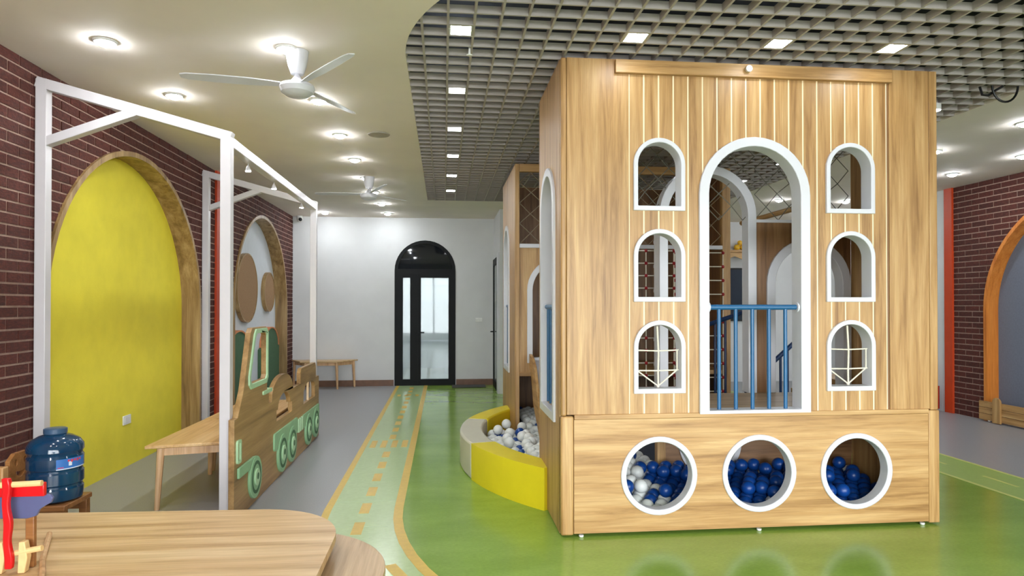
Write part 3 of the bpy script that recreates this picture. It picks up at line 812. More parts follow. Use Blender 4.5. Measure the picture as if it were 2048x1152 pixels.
def settle_balls():
    # the 300 that show most stay single balls, the buried rest is one filling
    bpy.context.view_layer.update()
    dg = bpy.context.evaluated_depsgraph_get()
    O = Vector((0, 0, CAMH)); sc_ = []
    others = [Vector(b[:3]) for b in balls]
    for i, b in enumerate(balls):
        c = Vector(b[:3]); n = 0
        for k in range(16):
            t = k*2.4; rr_ = R_*math.sqrt((k+0.5)/16)*0.95
            v = (c-O).normalized(); u = v.cross(Vector((0,0,1))).normalized(); q = u.cross(v)
            p = c + (u*math.cos(t)+q*math.sin(t))*rr_ - v*math.sqrt(max(0, R_*R_-rr_*rr_))
            d = p-O; L = d.length; d.normalize()
            hit = scene.ray_cast(dg, O, d, distance=L-0.004)
            if hit[0]: continue
            blocked = False
            for j, e in enumerate(others):
                if j == i: continue
                w_ = e-O; tt = w_.dot(d)
                if 0 < tt < L-0.01 and (w_-d*tt).length_squared < R_*R_: blocked = True; break
            if not blocked: n += 1
        sc_.append((n, i))
    sc_.sort(reverse=True)
    keep = [i for n, i in sc_[:300] if n > 0]
    for i in sorted(keep): make_ball(*balls[i])
    ks = set(keep)
    for kind, m_, nm in (('w', ball_white, 'white'), ('b', ball_blue, 'blue')):
        mb = MB()
        for i, b in enumerate(balls):
            if i not in ks and (b[3] == kind or (kind == 'w' and b[3] == 'p')): mb.sphere(b[:3], R_, 14, 9)
        if mb.v: tag(mb.build('ball_filling', m_), f'hidden {nm} plastic balls filling the rest of the pit', 'ball', kind='stuff')
    return len(keep)

# climbing net, pole and stairs behind the front tower
cn = thing('climbing_net', (2.3, 6.7, 0.116), 'white rope climbing net with red ball joints behind the play house', 'climbing net')
def rope_net(y, x0, x1, z0, z1, cw, chh):
    nx = round((x1-x0)/cw); nz = round((z1-z0)/chh)
    rp = MB(); bl = MB()
    for i in range(nx+1): rp.tube([(x0+cw*i, y, z0), (x0+cw*i, y, z1)], 0.006, 5)
    for j in range(nz+1): rp.tube([(x0, y, z0+chh*j), (x1, y, z0+chh*j)], 0.006, 5)
    for i in range(nx+1):
        for j in range(nz+1): bl.sphere((x0+cw*i, y, z0+chh*j), 0.019, 8, 6)
    rp.build('rope_mesh', rope_white, cn); bl.build('ball_joints', red_plastic, cn)
rope_net(6.75, 1.95, 2.40, 0.136, 2.086, 0.15, 0.13)
rope_net(6.95, 2.48, 3.02, 0.136, 2.086, 0.18, 0.15)
pz = MB().tube([(2.18, 6.62, 0.116), (2.18, 6.62, 2.3)], 0.036, 14)
for k in range(8): pz.tube([(2.18, 6.62, 0.4+0.25*k), (2.18, 6.62, 0.43+0.25*k)], 0.041, 14)
tag(pz.build('climbing_pole', white_paint), 'white climbing pole with banded sleeves beside the rope net', 'pole')
def stair_rail(p0, p1, n, zb, label, mat):
    t = thing('stair_railing', (p0[0], p0[1], zb), label, 'railing')
    MB().tube([p0, p1], 0.022, 10).build('handrail', mat, t)
    for k in range(n):
        q = Vector(p0).lerp(Vector(p1), (k+0.5)/n)
        MB().tube([(q.x,q.y,zb), (q.x,q.y,q.z)], 0.013, 8).build('baluster', mat, t)
    return t
stair_rail((3.22, 6.3, 0.925), (3.80, 6.3, 1.43), 8, 0.0, 'navy stair railing rising to the right behind the lower rear arch', navy_paint)
stair_rail((2.50, 6.3, 1.30), (3.02, 6.3, 1.47), 5, 0.116, 'blue sloping handrail behind the tall rear arch', navy_paint)
st = thing('staircase', (3.6, 6.75, 0), 'small oak staircase behind the navy railing', 'stairs')
for k in range(5): box(3.30+0.18*k, 3.50+0.18*k if k < 4 else 4.4, 6.42, 7.04, 0.0 if k == 0 else 0.15*k-0.0, 0.15*(k+1)).build('step', oak_x, st)
for k in range(1, 5): box(3.30+0.18*k, 4.4, 6.44, 7.02, 0.15*(k-1), 0.15*k).build('riser', brown_z, st)

# ------------------------------------------------------------------ white steel frame with the train panel
FX0, FX1, FY0, FY1, TB = -2.738, -1.522, 4.87, 8.03, 0.072
frame = thing('steel_frame', (-2.08, 6.3, 0), 'white steel lean-to frame standing against the left brick wall', 'frame')
ZL, ZR = 3.07, 2.731
for y in (FY0, FY1):
    for x, z in ((FX0, ZL), (FX1, ZR)): box(x-TB/2, x+TB/2, y-TB/2, y+TB/2, 0, z).build('post', white_steel, frame, 0.004)
    MB().bar((FX0-TB/2, y, ZL-0.02), (FX1+TB/2, y, ZR-0.03), TB*0.98, TB).build('rafter', white_steel, frame, 0.004)
    MB().bar((FX0, y, 2.63), (-2.115, y, 2.868), TB*0.92, TB*0.85).build('brace', white_steel, frame, 0.004)
    for z in (0.95, 2.25): MB().tube([(XL+0.0, y, z+0.3), (FX0, y, z+0.3)], 0.01, 8).build('wall_bolt', white_steel, frame)
box(FX1-TB/2, FX1+TB/2, FY0+TB/2, FY1-TB/2, ZR-TB-0.02, ZR-0.02).build('eave_beam', white_steel, frame, 0.004)
for k, y in enumerate((5.45, 6.26, 7.44)):
    sl = thing('spot_lamp', (FX1-0.02, y, ZR-0.15), f'small white spot lamp under the frame beam, {ORD[k]} from the near post', 'lamp', 'spot lamps on the steel frame')
    MB().lathe([(0.024,0),(0.012,0.036),(0.005,0.045),(0.005,0.06)], (FX1-0.02, y, ZR-0.15), 16).build('lamp_head', white_steel, sl)
    MB().lathe([(0.02,0),(0.02,0.004)], (FX1-0.02, y, ZR-0.154), 16).build('bulb', bulb_emit, sl)
# train panel
train = thing('train_panel', (-1.45, 6.4, 0), 'plywood train-shaped play panel with mint wheels on the white frame', 'play panel')
TX0, TX1 = -1.485, -1.445
hump = [(6.22+0.40*math.cos(PI-PI*k/14), 0.72+0.175*math.sin(PI*k/14)) for k in range(15)]
outl = [(4.80,0.004),(7.955,0.004),(7.955,0.70),(7.77,0.70),(7.77,0.83),(7.73,0.872),(7.0,0.872),(6.955,0.83),(6.955,0.72)] + list(reversed(hump)) + [(5.82,0.70),(5.72,0.70),(5.72,0.80),(5.665,0.83),(5.665,1.30),(5.63,1.345),(5.24,1.345),(5.19,1.31),(5.02,0.90),(4.88,0.72),(4.80,0.72)]
cabw = [(5.20,0.925),(5.60,0.925),(5.628,0.955),(5.628,1.275),(5.60,1.30),(5.335,1.30),(5.295,1.27),(5.165,0.98),(5.165,0.95)]
cabo = [(5.18,0.885),(5.62,0.885),(5.664,0.93),(5.664,1.295),(5.62,1.335),(5.31,1.335),(5.265,1.295),(5.125,0.985),(5.13,0.92)]
win1 = [(5.98,0.505),(6.58,0.505),(6.58,0.60)] + [(6.24+0.24*math.cos(PI*k/10)+0.03, 0.60+0.125*math.sin(PI*k/10)) for k in range(11)] + [(5.98,0.60)]
win2 = [(7.10,0.49),(7.72,0.49),(7.72,0.61)] + [(7.41+0.30*math.cos(PI*k/10), 0.61+0.085*math.sin(PI*k/10)) for k in range(11)] 
MB().prism([outl, cabw, win1, win2], 'YZ', TX0, TX1).build('panel', ply_y, train, 0.003)
MB().prism([cabo, cabw], 'YZ', TX1-0.002, TX1+0.012).build('cab_window_frame', mint_light, train, 0.003)
box(TX0+0.01, TX1-0.01, 7.40, 7.425, 0.49, 0.69).build('window_bar', ply_edge, train)
MB().prism([rrect(5.52, 5.80, 0.795, 0.825, 0.012)], 'YZ', TX0, TX1+0.01).build('step_handle', mint_light, train)
for (c, z, r) in ((5.277, 0.205, 0.158), (6.14, 0.20, 0.168), (6.525, 0.20, 0.168), (7.30, 0.195, 0.165), (7.70, 0.20, 0.165)):
    wb = MB().prism([circle(c, z, r, 36)], 'YZ', TX1, TX1+0.022).build('wheel', mint, train, 0.004)
    MB().prism([circle(c, z, r*0.78, 32), circle(c, z, r*0.62, 32)], 'YZ', TX1+0.021, TX1+0.025).build('wheel_groove', dark_green, wb)
    MB().prism([circle(c, z, r*0.40, 24)], 'YZ', TX1+0.021, TX1+0.034).build('hub', mint_light, wb, 0.003)
    MB().prism([circle(c, z+r*0.05, r*0.16, 16)], 'YZ', TX1+0.033, TX1+0.037).build('axle', dark_green, wb)
MB().prism([rect(4.86, 5.26, 0.295, 0.368)], 'YZ', TX1, TX1+0.018).build('coupling_rod', mint, train, 0.004)
MB().prism([rrect(5.86, 6.76, 0.265, 0.415, 0.03)], 'YZ', TX1, TX1+0.016).build('bogie_plate', mint, train, 0.003)
MB().prism([rrect(7.02, 7.90, 0.255, 0.385, 0.03)], 'YZ', TX1, TX1+0.016).build('bogie_plate', mint, train, 0.003)
for y in (6.80, 6.88, 6.96): box(TX1, TX1+0.02, y, y+0.045, 0.25, 0.385).build('coupling_spring', mint_light, train, 0.004)
MB().prism([rrect(4.84, 4.93, 0.40, 0.565, 0.02), rrect(4.855, 4.91, 0.42, 0.545, 0.012)], 'YZ', TX1, TX1+0.014).build('door_handle_frame', mint_light, train)

# recess scenery on the left wall: discs and green scalloped boards
for c, z, r, lab in ((10.27, 1.774, 0.51, 'large round brown cork disc on the white arched recess'), (11.52, 1.738, 0.322, 'small round brown cork disc on the white arched recess')):
    t = thing('cork_disc', (-2.95, c, z-r), lab, 'wall disc')
    MB().prism([circle(c, z, r, 48)], 'YZ', -2.958, -2.905).build('face', disc_brown, t)
    MB().prism([circle(c, z, r+0.008, 48), circle(c, z, r-0.012, 48)], 'YZ', -2.958, -2.898).build('rim', arch_y, t)
for c, hw, zt, lab in ((9.80, 0.48, 1.14, 'nearer green felt board with a scalloped orange edged top'), (11.58, 0.46, 1.13, 'farther green felt board with a scalloped orange edged top')):
    t = thing('felt_board', (-2.93, c, 0), lab, 'wall panel')
    zs = zt-0.30
    top = [(c+hw*math.cos(PI*k/18), zs+0.30*math.sin(PI*k/18)) for k in range(19)]
    MB().prism([[(c-hw-0.10, 0.002), (c+hw+0.10, 0.002), (c+hw+0.10, zs-0.03)] + top + [(c-hw-0.10, zs-0.03)]], 'YZ', -2.958, -2.89).build('felt', dark_green, t)
    o2 = [(c+(hw+0.022)*math.cos(PI*k/18), zs+0.322*math.sin(PI*k/18)) for k in range(19)]
    MB().prism([o2+list(reversed(top))], 'YZ', -2.958, -2.875).build('edge_band', scallop_edge, t)

# wooden tables inside the frame
def leg_mesh(mb, x, y, h, rt=0.028, rb=0.018, sx=0.0, sy=0.0):
    return mb.tube([(x+sx, y+sy, 0), (x, y, h)], [rb, rt], 10)
def table(name, label, outline, h, legs, top_mat, cat='table', group=None, t=0.025, apron=0.06):
    cx = sum(p[0] for p in outline)/len(outline); cy = sum(p[1] for p in outline)/len(outline)
    o = thing(name, (cx, cy, 0), label, cat, group)
    MB().prism([outline], 'XY', h-t, h).build('table_top', top_mat, o, 0.006)
    ap = MB(); n = len(legs)
    for i in range(n):
        a, b = legs[i], legs[(i+1) % n]; ap.bar((a[0], a[1], h-t-apron/2), (b[0], b[1], h-t-apron/2), 0.02, apron)
    ap.build('apron', leg_z, o)
    for x, y in legs:
        leg_mesh(MB(), x, y, h-t-0.001, sx=0.02*(1 if x > cx else -1), sy=0.02*(1 if y > cy else -1)).build('leg', leg_z, o)
    return o
table('low_table', 'long low oak table in the frame behind the near white post', [(-2.18,5.13),(-1.57,5.26),(-1.57,6.28),(-2.16,6.28)], 0.485, [(-2.09,5.20),(-1.64,5.30),(-1.64,6.20),(-2.06,6.20)], pale_y)
table('low_table', 'low oak table in the frame behind the train windows', [(-2.16,6.30),(-1.57,6.30),(-1.57,7.5),(-2.16,7.5)], 0.485, [(-2.08,6.38),(-1.65,6.38),(-1.65,7.42),(-2.08,7.42)], pale_y)
table('trapezoid_table', 'small trapezoid oak table against the white rear wall', [(-2.55,12.22),(-1.90,12.22),(-1.58,12.62),(-2.80,12.62)], 0.51, [(-2.47,12.28),(-1.92,12.28),(-1.66,12.56),(-2.72,12.56)], pale_x)

# foreground table and round stool
rx, ry, rr = -0.475, 3.46, 0.44
otl = [(-2.6, 2.15), (rx-0.25, 2.15)] + [(rx-0.25+0.25*math.sin(PI/2*k/8), 2.40-0.25*math.cos(PI/2*k/8)) for k in range(9)] + [(rx-rr+rr*math.cos(PI/2*k/14), ry-0.02-rr+rr*math.sin(PI/2*k/14)) for k in range(15)] + [(-1.4, ry), (-2.6, ry+0.06)]
table('play_table', 'large pale oak table with a rounded corner in the foreground', otl, 0.5, [(-2.4,2.3),(-1.46,2.3),(-1.46,3.3),(-2.4,3.3)], pale_x, t=0.035, apron=0.0001)
so = thing('round_stool', (-0.80, 2.86, 0), 'round pale oak low table tucked under the big foreground table', 'table')
MB().prism([circle(-0.80, 2.86, 0.555, 64)], 'XY', 0.365, 0.40).build('table_top', pale_d, so, 0.005)
for k in range(4): 
    a = PI/4+PI/2*k; leg_mesh(MB(), -0.80+0.40*math.cos(a), 2.86+0.40*math.sin(a), 0.366).build('leg', leg_z, so)

# wooden toy on the foreground table
toy = thing('wooden_toy', (-1.62, 2.78, 0.5), 'wooden toy with a red wavy upright, blue board and pale dowels', 'toy')
TYY = 2.74
def wavy(x0, z0, z1, wd, y0, y1, mat, name, amp=0.012, seg=18, lean=0.0):
    L, R = [], []
    for k in range(seg+1):
        t = k/seg; z = z0+(z1-z0)*t; a = amp*math.sin(t*PI*5)
        L.append((x0-wd/2+a*0.4+lean*t, z)); R.append((x0+wd/2+a+lean*t, z))
    return MB().prism([L+list(reversed(R))], 'XZ', y0, y1).build(name, mat, toy, 0.004)
wavy(-1.630, 0.525, 0.866, 0.026, TYY-0.05, TYY-0.03, toy_red, 'red_upright', amp=0.004, lean=-0.012)
box(-1.80, -1.525, TYY-0.01, TYY+0.01, 0.785, 0.838).build('red_crossboard', toy_red, toy, 0.004)
MB().tube([(-1.80, TYY-0.03, 0.832), (-1.521, TYY-0.03, 0.842)], 0.011, 10).build('dowel', dowel, toy)
blu = [(-1.80,0.70),(-1.60,0.695),(-1.565,0.705),(-1.553,0.73),(-1.535,0.742),(-1.512,0.755),(-1.505,0.772),(-1.515,0.786),(-1.56,0.79),(-1.80,0.775)]
MB().prism([blu], 'XZ', TYY+0.012, TYY+0.026).build('blue_board', toy_blue, toy, 0.003)
box(-1.615, -1.583, TYY+0.03, TYY+0.05, 0.501, 0.72).build('rear_post', chair_wood, toy, 0.003)
MB().tube([(-1.62, TYY-0.02, 0.576), (-1.524, TYY-0.02, 0.592)], 0.011, 10).build('dowel', dowel, toy)
for x, nm in ((-1.675, 'foot_board'), (-1.595, 'foot_board')):
    MB().prism([[(x-0.012,0.501),(x+0.012,0.501),(x+0.022,0.56),(x+0.012,0.62),(x-0.008,0.62)]], 'XZ', TYY-0.03, TYY+0.0).build(nm, dowel, toy, 0.003)
sk = [(-1.515, 2.66, 0.507), (-1.502, 2.74, 0.515), (-1.497, 2.84, 0.528), (-1.500, 2.93, 0.540), (-1.506, 3.0, 0.545)]
stk = MB().tube([(x, y, 0.509+0.001*i) for i, (x, y, z) in enumerate([(-1.44,2.56,0),(-1.50,2.68,0),(-1.58,2.82,0),(-1.645,2.96,0),(-1.70,3.08,0),(-1.725,3.13,0)])], 0.0105, 8)
tag(stk.build('wooden_stick', leg_z), 'thin curved wooden stick lying on the foreground table', 'stick')

# child's chair with the blue water jug
chx, chy, sz = -2.275, 4.15, 0.385
chair = thing('smiley_chair', (chx, chy, 0), 'small brown wooden chair with a smiley face backrest under the jug', 'chair')
box(chx-0.199, chx+0.15, chy-0.15, chy+0.15, sz-0.03, sz).build('seat', chair_wood, chair, 0.005)
for x in (chx-0.14, chx+0.12):
    for y in (chy-0.12, chy+0.12): box(x-0.022, x+0.022, y-0.022, y+0.022, 0, sz-0.031).build('leg', chair_wood, chair, 0.003)
for y in (chy-0.12, chy+0.12): box(chx-0.118, chx+0.098, y-0.012, y+0.012, sz-0.09, sz-0.032).build('apron', chair_wood, chair)
fy = 4.20
fb = [(fy-0.10, sz-0.03), (fy+0.10, sz-0.03), (fy+0.10, 0.615), (fy+0.065, 0.655), (fy-0.05, 0.655), (fy-0.10, 0.62)]
mouth = [(fy-0.045+0.09*k/8, 0.540-0.028*math.sin(PI*k/8)) for k in range(9)] + [(fy+0.045-0.09*k/4, 0.552-0.008*math.sin(PI*k/4)) for k in range(5)]
MB().prism([fb, circle(fy-0.042, 0.60, 0.014, 14, 0.02), circle(fy+0.042, 0.605, 0.014, 14, 0.02), mouth], 'YZ', chx-0.225, chx-0.20).build('backrest', chair_wood, chair, 0.003)
box(chx-0.255, chx-0.195, 4.03, 4.085, 0, 0.60).build('back_post', wood('back_post_wood', 'Z', (150, 100, 52), (196, 146, 92), (214, 168, 114)), chair, 0.006)
box(chx-0.225, chx-0.20, 4.255, 4.30, 0, sz-0.031).build('back_post', chair_wood, chair, 0.004)
jug = thing('water_jug', (chx+0.018, chy, sz), 'large blue plastic water jug with a label standing on the small chair', 'water jug')
c0 = (chx+0.018, chy-0.0, sz+0.001)
pr = [(0.118,0),(0.138,0.012),(0.143,0.05),(0.143,0.075),(0.136,0.085),(0.136,0.095),(0.144,0.105),(0.144,0.165),(0.137,0.175),(0.137,0.185),(0.144,0.195),(0.144,0.255),(0.137,0.266),(0.137,0.276),(0.145,0.29),(0.143,0.32),(0.125,0.348),(0.085,0.372),(0.055,0.382),(0.05,0.40)]
MB().lathe(pr, c0, 40).build('jug_body', jug_blue, jug)
MB().lathe([(0.056,0.383),(0.06,0.388),(0.06,0.412),(0.052,0.416)], c0, 32).build('cap', jug_cap, jug)
def wrap(a0, a1, z0, z1, r, mat, name, par, n=10):
    mb = MB(); vs = []
    for k in range(n+1):
        a = a0+(a1-a0)*k/n
        for rr_ in (r, r+0.0012):
            for z in (z0, z1): vs.append((c0[0]+rr_*math.cos(a), c0[1]+rr_*math.sin(a), c0[2]+z))
    fs = []
    for k in range(n):
        i = 4*k; j = i+4; fs += [(i,j,j+1,i+1),(i+2,i+3,j+3,j+2),(i+1,j+1,j+3,i+3),(i,i+2,j+2,j)]
    fs += [(0,1,3,2),(4*n,4*n+2,4*n+3,4*n+1)]
    return mb.add(vs, fs).build(name, mat, par)
lbl = wrap(-1.05, 0.15, 0.197, 0.253, 0.1448, label_blue, 'label', jug)
wrap(-1.05, 0.15, 0.194, 0.199, 0.1456, label_white, 'label_stripe', lbl, 10)
wrap(-0.62, -0.50, 0.212, 0.236, 0.1460, label_white, 'label_emblem', lbl, 3)
for k, a in enumerate((-0.66, -0.54, -0.42, -0.30, -0.18)):
    wrap(a, a+0.075, 0.236-0.004*(k % 2), 0.247, 0.1462, label_red, 'label_lettering', lbl, 2)
wrap(-1.0, -0.80, 0.204, 0.208, 0.1462, label_red, 'label_print', lbl, 2)
MB().tube([(chx+0.14, chy+0.0, 0.30), (chx+0.22, chy+0.03, 0.27), (chx+0.28, chy+0.05, 0.20), (chx+0.30, chy+0.06, 0.0)], 0.006, 8)
cbl = MB().tube([(-2.42, 4.45, 0.008), (-2.25, 4.62, 0.008), (-2.05, 4.60, 0.008), (-1.95, 4.45, 0.008), (-2.02, 4.3, 0.008)], 0.007, 8)
tag(cbl.build('power_cable', black_plastic), 'thin black cable on the floor behind the small chair', 'cable')

# ------------------------------------------------------------------ lamps
def downlight(x, y, label, group):
    t = thing('ceiling_light', (x, y, ZC-0.012), label, 'ceiling light', group)
    MB().lathe([(0.07,0.012),(0.07,0.006),(0.062,0.0),(0.056,0.0),(0.056,0.006)], (x, y, ZC-0.012), 28).build('rim', plastic_white, t)
    MB().lathe([(0.004,-0.024),(0.022,-0.021),(0.040,-0.013),(0.054,0.002),(0.054,0.004)], (x, y, ZC-0.012), 28).build('diffuser', lamp_emit, t)
near_row = [4.37, 5.46, 6.55, 7.64, 8.73, 9.82, 10.95, 12.1]
for k, y in enumerate(near_row):
    downlight(-1.0, y, f'round recessed downlight in the row along the fans, {ORD[k]} from the viewer', 'downlights along the fans')
for k, y in enumerate([4.37, 5.44, 12.1]):
    downlight(-2.1, y, f'round recessed downlight in the row near the left brick wall, {ORD[k]} from the viewer', 'downlights near the left wall')
downlight(-1.0, 2.2, 'added unseen round downlight straight above the near edge of the foreground table', 'added unseen downlights above the foreground table')  # this and the next two continue the rows out of view, added for light
downlight(-2.1, 2.2, 'added unseen round downlight above the left end of the foreground table', 'added unseen downlights above the foreground table')
downlight(-2.1, 3.28, 'added unseen round downlight above the far left corner of the foreground table', 'added unseen downlights above the foreground table')
for k, (x, y) in enumerate([(5.22, 5.49), (5.22, 6.59), (5.22, 9.9)]):
    downlight(x, y, f'round recessed downlight right of the grid ceiling, {ORD[k]} from the viewer', 'downlights right of the grid')
for k, (x, y) in enumerate([(6.35, 6.7), (6.35, 7.72), (6.35, 9.95), (6.35, 11.2)]):
    downlight(x, y, f'round recessed downlight near the right brick wall, {ORD[k]} from the viewer', 'downlights near the right wall')
def cell(v, o, s): return o + s*(math.floor((v-o)/s)+0.5)
def square(x, y, label, group):
    x, y = cell(x, gx0, SX), cell(y, gy0, SY); a, b = SX/2-FT/2-0.002, SY/2-FT/2-0.002
    t = thing('grid_light', (x, y, ZC+0.002), label, 'ceiling light', group)
    MB().prism([rect(x-a,x+a,y-b,y+b), rect(x-a+0.008,x+a-0.008,y-b+0.008,y+b-0.008)], 'XY', ZC+0.001, ZC+0.03).build('housing', plastic_white, t)
    box(x-a+0.008, x+a-0.008, y-b+0.008, y+b-0.008, ZC+0.0015, ZC+0.012).build('diffuser', panel_emit, t)
for k, y in enumerate([3.98, 5.09, 6.25, 7.37, 8.46, 9.6]):
    square(0.10, y, f'square grid light in the left column of the grid, {ORD[k]} from the viewer', 'square lights in the left column')
for k, x in enumerate([1.18, 2.09, 2.87]):
    square(x, 3.95, f'square grid light above the play house front, {ORD[k]} from the left', 'square lights above the play house')
square(1.9, 6.3, 'square grid light above the gap behind the play house', 'square lights behind the play house')
for k, (x, y) in enumerate([(3.95, 7.38), (3.98, 8.47)]): square(x, y, f'square grid light at the right of the rear tower, {ORD[k]} from the viewer', 'square lights right of the tower')
t = thing('hanging_spot', (3.98, 5.03, ZC-0.06), 'small round spot lamp hanging under the grid right of the play house', 'ceiling light')
MB().lathe([(0.05,0),(0.05,0.05),(0.02,0.062)], (3.98, 5.03, ZC-0.06), 20).build('lamp_head', plastic_white, t)
MB().lathe([(0.042,-0.003),(0.042,0.003)], (3.98, 5.03, ZC-0.06), 20).build('diffuser', M('hanging_spot_glow', (255,255,255), 0.5, 0, emit=60), t)

# ceiling fans
def fan(x, y, a0, label, zh=0.235):
    t = thing('ceiling_fan', (x, y, ZC-zh), label, 'ceiling fan', 'white ceiling fans')
    MB().lathe([(0.04,-0.15),(0.058,-0.10),(0.068,-0.04),(0.072,0.0)], (x, y, ZC), 24).build('canopy', white_paint, t)
    MB().lathe([(0.052,-zh+0.03),(0.03,-zh+0.055),(0.016,-zh+0.08),(0.013,-0.145)], (x, y, ZC), 20).build('stem', white_paint, t)
    MB().lathe([(0.02,-0.062),(0.07,-0.055),(0.10,-0.035),(0.112,-0.005),(0.105,0.015),(0.06,0.028),(0.03,0.035)], (x, y, ZC-zh), 32).build('motor', white_paint, t)
    for k in range(3):
        a = a0+2*PI*k/3
        d = Vector((math.cos(a), math.sin(a), 0)); n = Vector((-d.y, d.x, 0))
        vs = []; prof = [(0.10,0.022),(0.16,0.030),(0.30,0.042),(0.50,0.042),(0.66,0.034),(0.70,0.02)]
        for r, hw in prof:
            for s in (-1, 1):
                for dz in (0, 0.006): p = Vector((x,y,ZC-zh+0.012))+d*r+n*hw*s; vs.append((p.x,p.y,p.z+dz+s*hw*0.22+r*0.015))
        fs = []; m = len(prof)
        for i in range(m-1):
            q = 4*i; e = q+4; fs += [(q,q+2,e+2,e),(q+1,e+1,e+3,q+3),(q,e,e+1,q+1),(q+2,q+3,e+3,e+2)]
        fs += [(0,1,3,2),(4*m-4,4*m-2,4*m-1,4*m-3)]
        MB().add(vs, fs).build('blade', white_paint, t)
fan(-0.945, 4.42, math.radians(187), 'nearer white ceiling fan with three blades')
fan(-0.955, 8.68, math.radians(172), 'farther white ceiling fan with three blades')
tag(MB().lathe([(0.10,0.0),(0.105,0.006),(0.09,0.008),(0.09,0.012)], (-0.62, 6.48, ZC-0.012), 32).build('ceiling_speaker', M('speaker_mesh', (168,160,146), 0.8, 0.1, 90)), 'round beige ceiling speaker grille beside the grid edge', 'speaker')
# cable hanging from the grid, sprinkler, smoke detector
cb = MB().tube([(4.02, 4.62, 3.19), (4.03, 4.60, 3.10), (4.06, 4.58, 3.09), (4.12, 4.58, 3.13), (4.17, 4.57, 3.16)], 0.009, 8)
cb.tube([(4.18+0.105*math.cos(PI+PI*k/14), 4.56, 3.16+0.12*math.sin(PI+PI*k/14)) for k in range(15)], 0.008, 8)
tag(cb.build('hanging_cable', black_plastic), 'black cable loop hanging from the grid right of the play house', 'cable')
sp = MB().tube([(0.165, 4.27, ZC+0.04), (0.165, 4.27, ZC-0.03)], 0.007, 8); sp.lathe([(0.016,0),(0.02,0.004),(0.006,0.012)], (0.165, 4.27, ZC-0.04), 12)
tag(sp.build('sprinkler', plastic_white), 'small white sprinkler head below the grid', 'sprinkler')
# surveillance camera
sc = thing('security_camera', (-2.62, 12.6, 3.05), 'small white security camera with a black lens in the rear left corner', 'camera')
MB().lathe([(0.05,0.115),(0.05,0.09),(0.03,0.07)], (-2.64, 12.58, 3.05), 20).build('mount', plastic_white, sc)
MB().sphere((-2.63, 12.56, 3.10), 0.055, 16, 10).build('body', plastic_white, sc)
MB().sphere((-2.612, 12.515, 3.09), 0.034, 14, 8).build('lens', black_plastic, sc)
# sockets and switches
def plate(name, label, cx, cy, cz, wx, hz, axis, n):
    t = thing(name, (cx, cy, cz-hz/2), label, 'socket')
    if axis == 'X':
        box(cx, cx+0.012, cy-wx/2, cy+wx/2, cz-hz/2, cz+hz/2).build('plate', plastic_white, t, 0.003)
        for k in range(n): box(cx+0.012, cx+0.016, cy-wx/2+wx*(k+0.15)/n, cy-wx/2+wx*(k+0.85)/n, cz-hz*0.32, cz+hz*0.32).build('key', plastic_white, t, 0.002)
    else:
        box(cx-wx/2, cx+wx/2, cy-0.012, cy, cz-hz/2, cz+hz/2).build('plate', plastic_white, t, 0.003)
        for k in range(n): box(cx-wx/2+wx*(k+0.15)/n, cx-wx/2+wx*(k+0.85)/n, cy-0.016, cy-0.012, cz-hz*0.32, cz+hz*0.32).build('key', plastic_white, t, 0.002)
plate('wall_socket', 'white wall socket low on the yellow recess', -2.958, 6.58, 0.445, 0.15, 0.085, 'X', 1)
plate('light_switch', 'white double light switch right of the arched door', 0.67, YB, 1.235, 0.13, 0.075, 'Y', 2)
tag(MB().prism([rrect(0.16, 0.78, 12.22, 12.60, 0.02)], 'XY', 0.004, 0.016).build('doormat', mat_grey, None, 0.003), 'dark grey doormat beside the arched door', 'doormat')

# far and right hand side
fe = thing('low_board_fence', (7.0, 7.3, 0), 'low oak board fence in front of the grey recess', 'fence')
for k in range(3): box(7.02, 7.05, 6.3, 8.10, 0.025+0.082*k, 0.025+0.082*k+0.078).build('board', oak_y, fe, 0.003)
for y in (7.80, 7.0, 6.4): MB().prism([arch(y-0.06, y+0.06, 0.012, 0.335)], 'YZ', 6.995, 7.019).build('picket', oak_z, fe, 0.003)
for y in (7.95, 7.3, 6.6): MB().lathe([(0.012,0),(0.016,0.012)], (7.035, y, 0.012), 10).build('foot', plastic_white, fe)
rc = thing('red_cabinet', (6.95, 9.1, 0), 'low red lacquer cabinet beside the orange pilaster', 'cabinet')
box(6.80, 7.08, 8.87, 9.45, 0.03, 0.36).build('body', red_cab, rc, 0.006)
box(6.785, 6.80, 8.90, 9.15, 0.06, 0.33).build('door', red_cab, rc, 0.004)
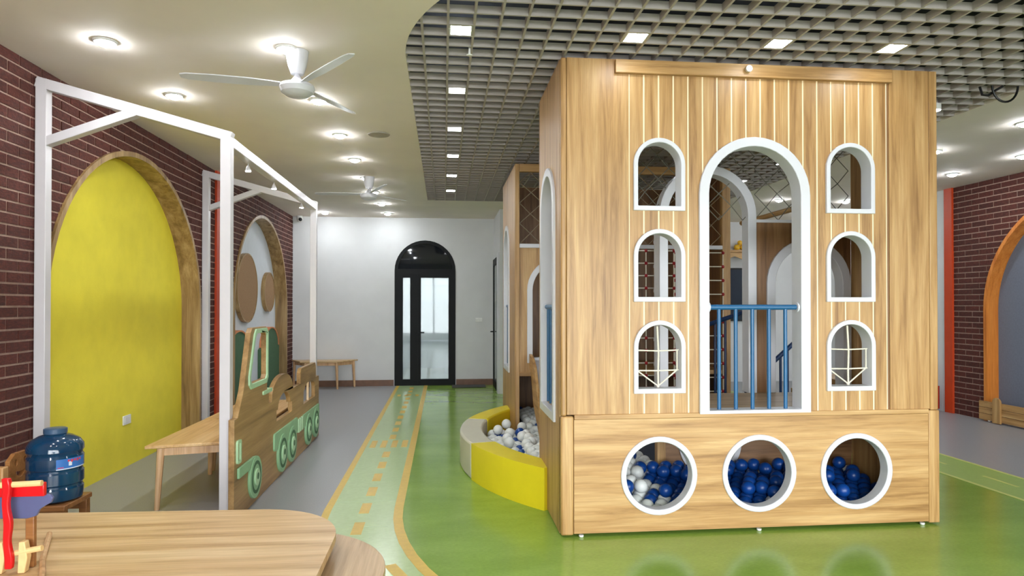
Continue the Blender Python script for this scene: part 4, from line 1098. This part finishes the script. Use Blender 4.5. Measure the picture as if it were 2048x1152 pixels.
box(6.785, 6.80, 9.17, 9.42, 0.06, 0.33).build('door', red_cab, rc, 0.004)
box(6.84, 7.05, 8.90, 9.40, 0.0, 0.03).build('plinth', black_plastic, rc)
fl = thing('plastic_plant', (6.93, 9.0, 0.36), 'small dark leafy plant on the red cabinet', 'plant')
MB().lathe([(0.03,0),(0.045,0.06)], (6.93, 8.98, 0.361), 14).build('pot', black_plastic, fl)
random.seed(3)
for k in range(9):
    a = random.uniform(0, 2*PI); r = random.uniform(0.04, 0.09); z = random.uniform(0.50, 0.66)
    MB().tube([(6.93, 8.98, 0.42), (6.93+0.5*r*math.cos(a), 8.98+0.5*r*math.sin(a), 0.42+(z-0.42)*0.7), (6.93+r*math.cos(a), 8.98+r*math.sin(a), z)], [0.004, 0.012, 0.002], 5).build('leaf', M('plant_leaf', (30, 44, 34), 0.6, 0.1) if 'plant_leaf' not in MATS else MATS['plant_leaf'], fl)
al = thing('altar_shelf', (5.8, 12.5, 2.5), 'small carved wooden altar shelf high on the rear wall', 'shelf')
box(5.25, 6.35, 12.25, YB, 2.53, 2.58).build('shelf_board', oak_x, al, 0.004)
MB().prism([[(5.3,2.53),(6.3,2.53),(6.28,2.44)] + [(6.25-0.9*k/12, 2.43+0.03*math.sin(k*PI/2)) for k in range(13)] + [(5.32,2.44)]], 'XZ', 12.28, 12.30).build('carved_apron', oak_x, al)
go = MB()
for x, z, r in ((5.68,2.64,0.06),(5.80,2.64,0.06),(5.92,2.64,0.06),(5.74,2.73,0.05),(5.86,2.73,0.05)): go.sphere((x, 12.42, z), r, 12, 8)
tag(go.build('fruit_offering', gold), 'heap of golden offerings on the altar shelf', 'offering')
tv = thing('wall_screen', (5.8, YB-0.03, 1.2), 'dark wall screen below the altar shelf', 'screen')
box(5.2, 6.4, YB-0.05, YB-0.001, 1.2, 2.25).build('casing', black_plastic, tv, 0.006)
box(5.23, 6.37, YB-0.054, YB-0.05, 1.23, 2.22).build('display', M('screen_dark', (34, 44, 60), 0.2, 0.05), tv)

settle_balls()
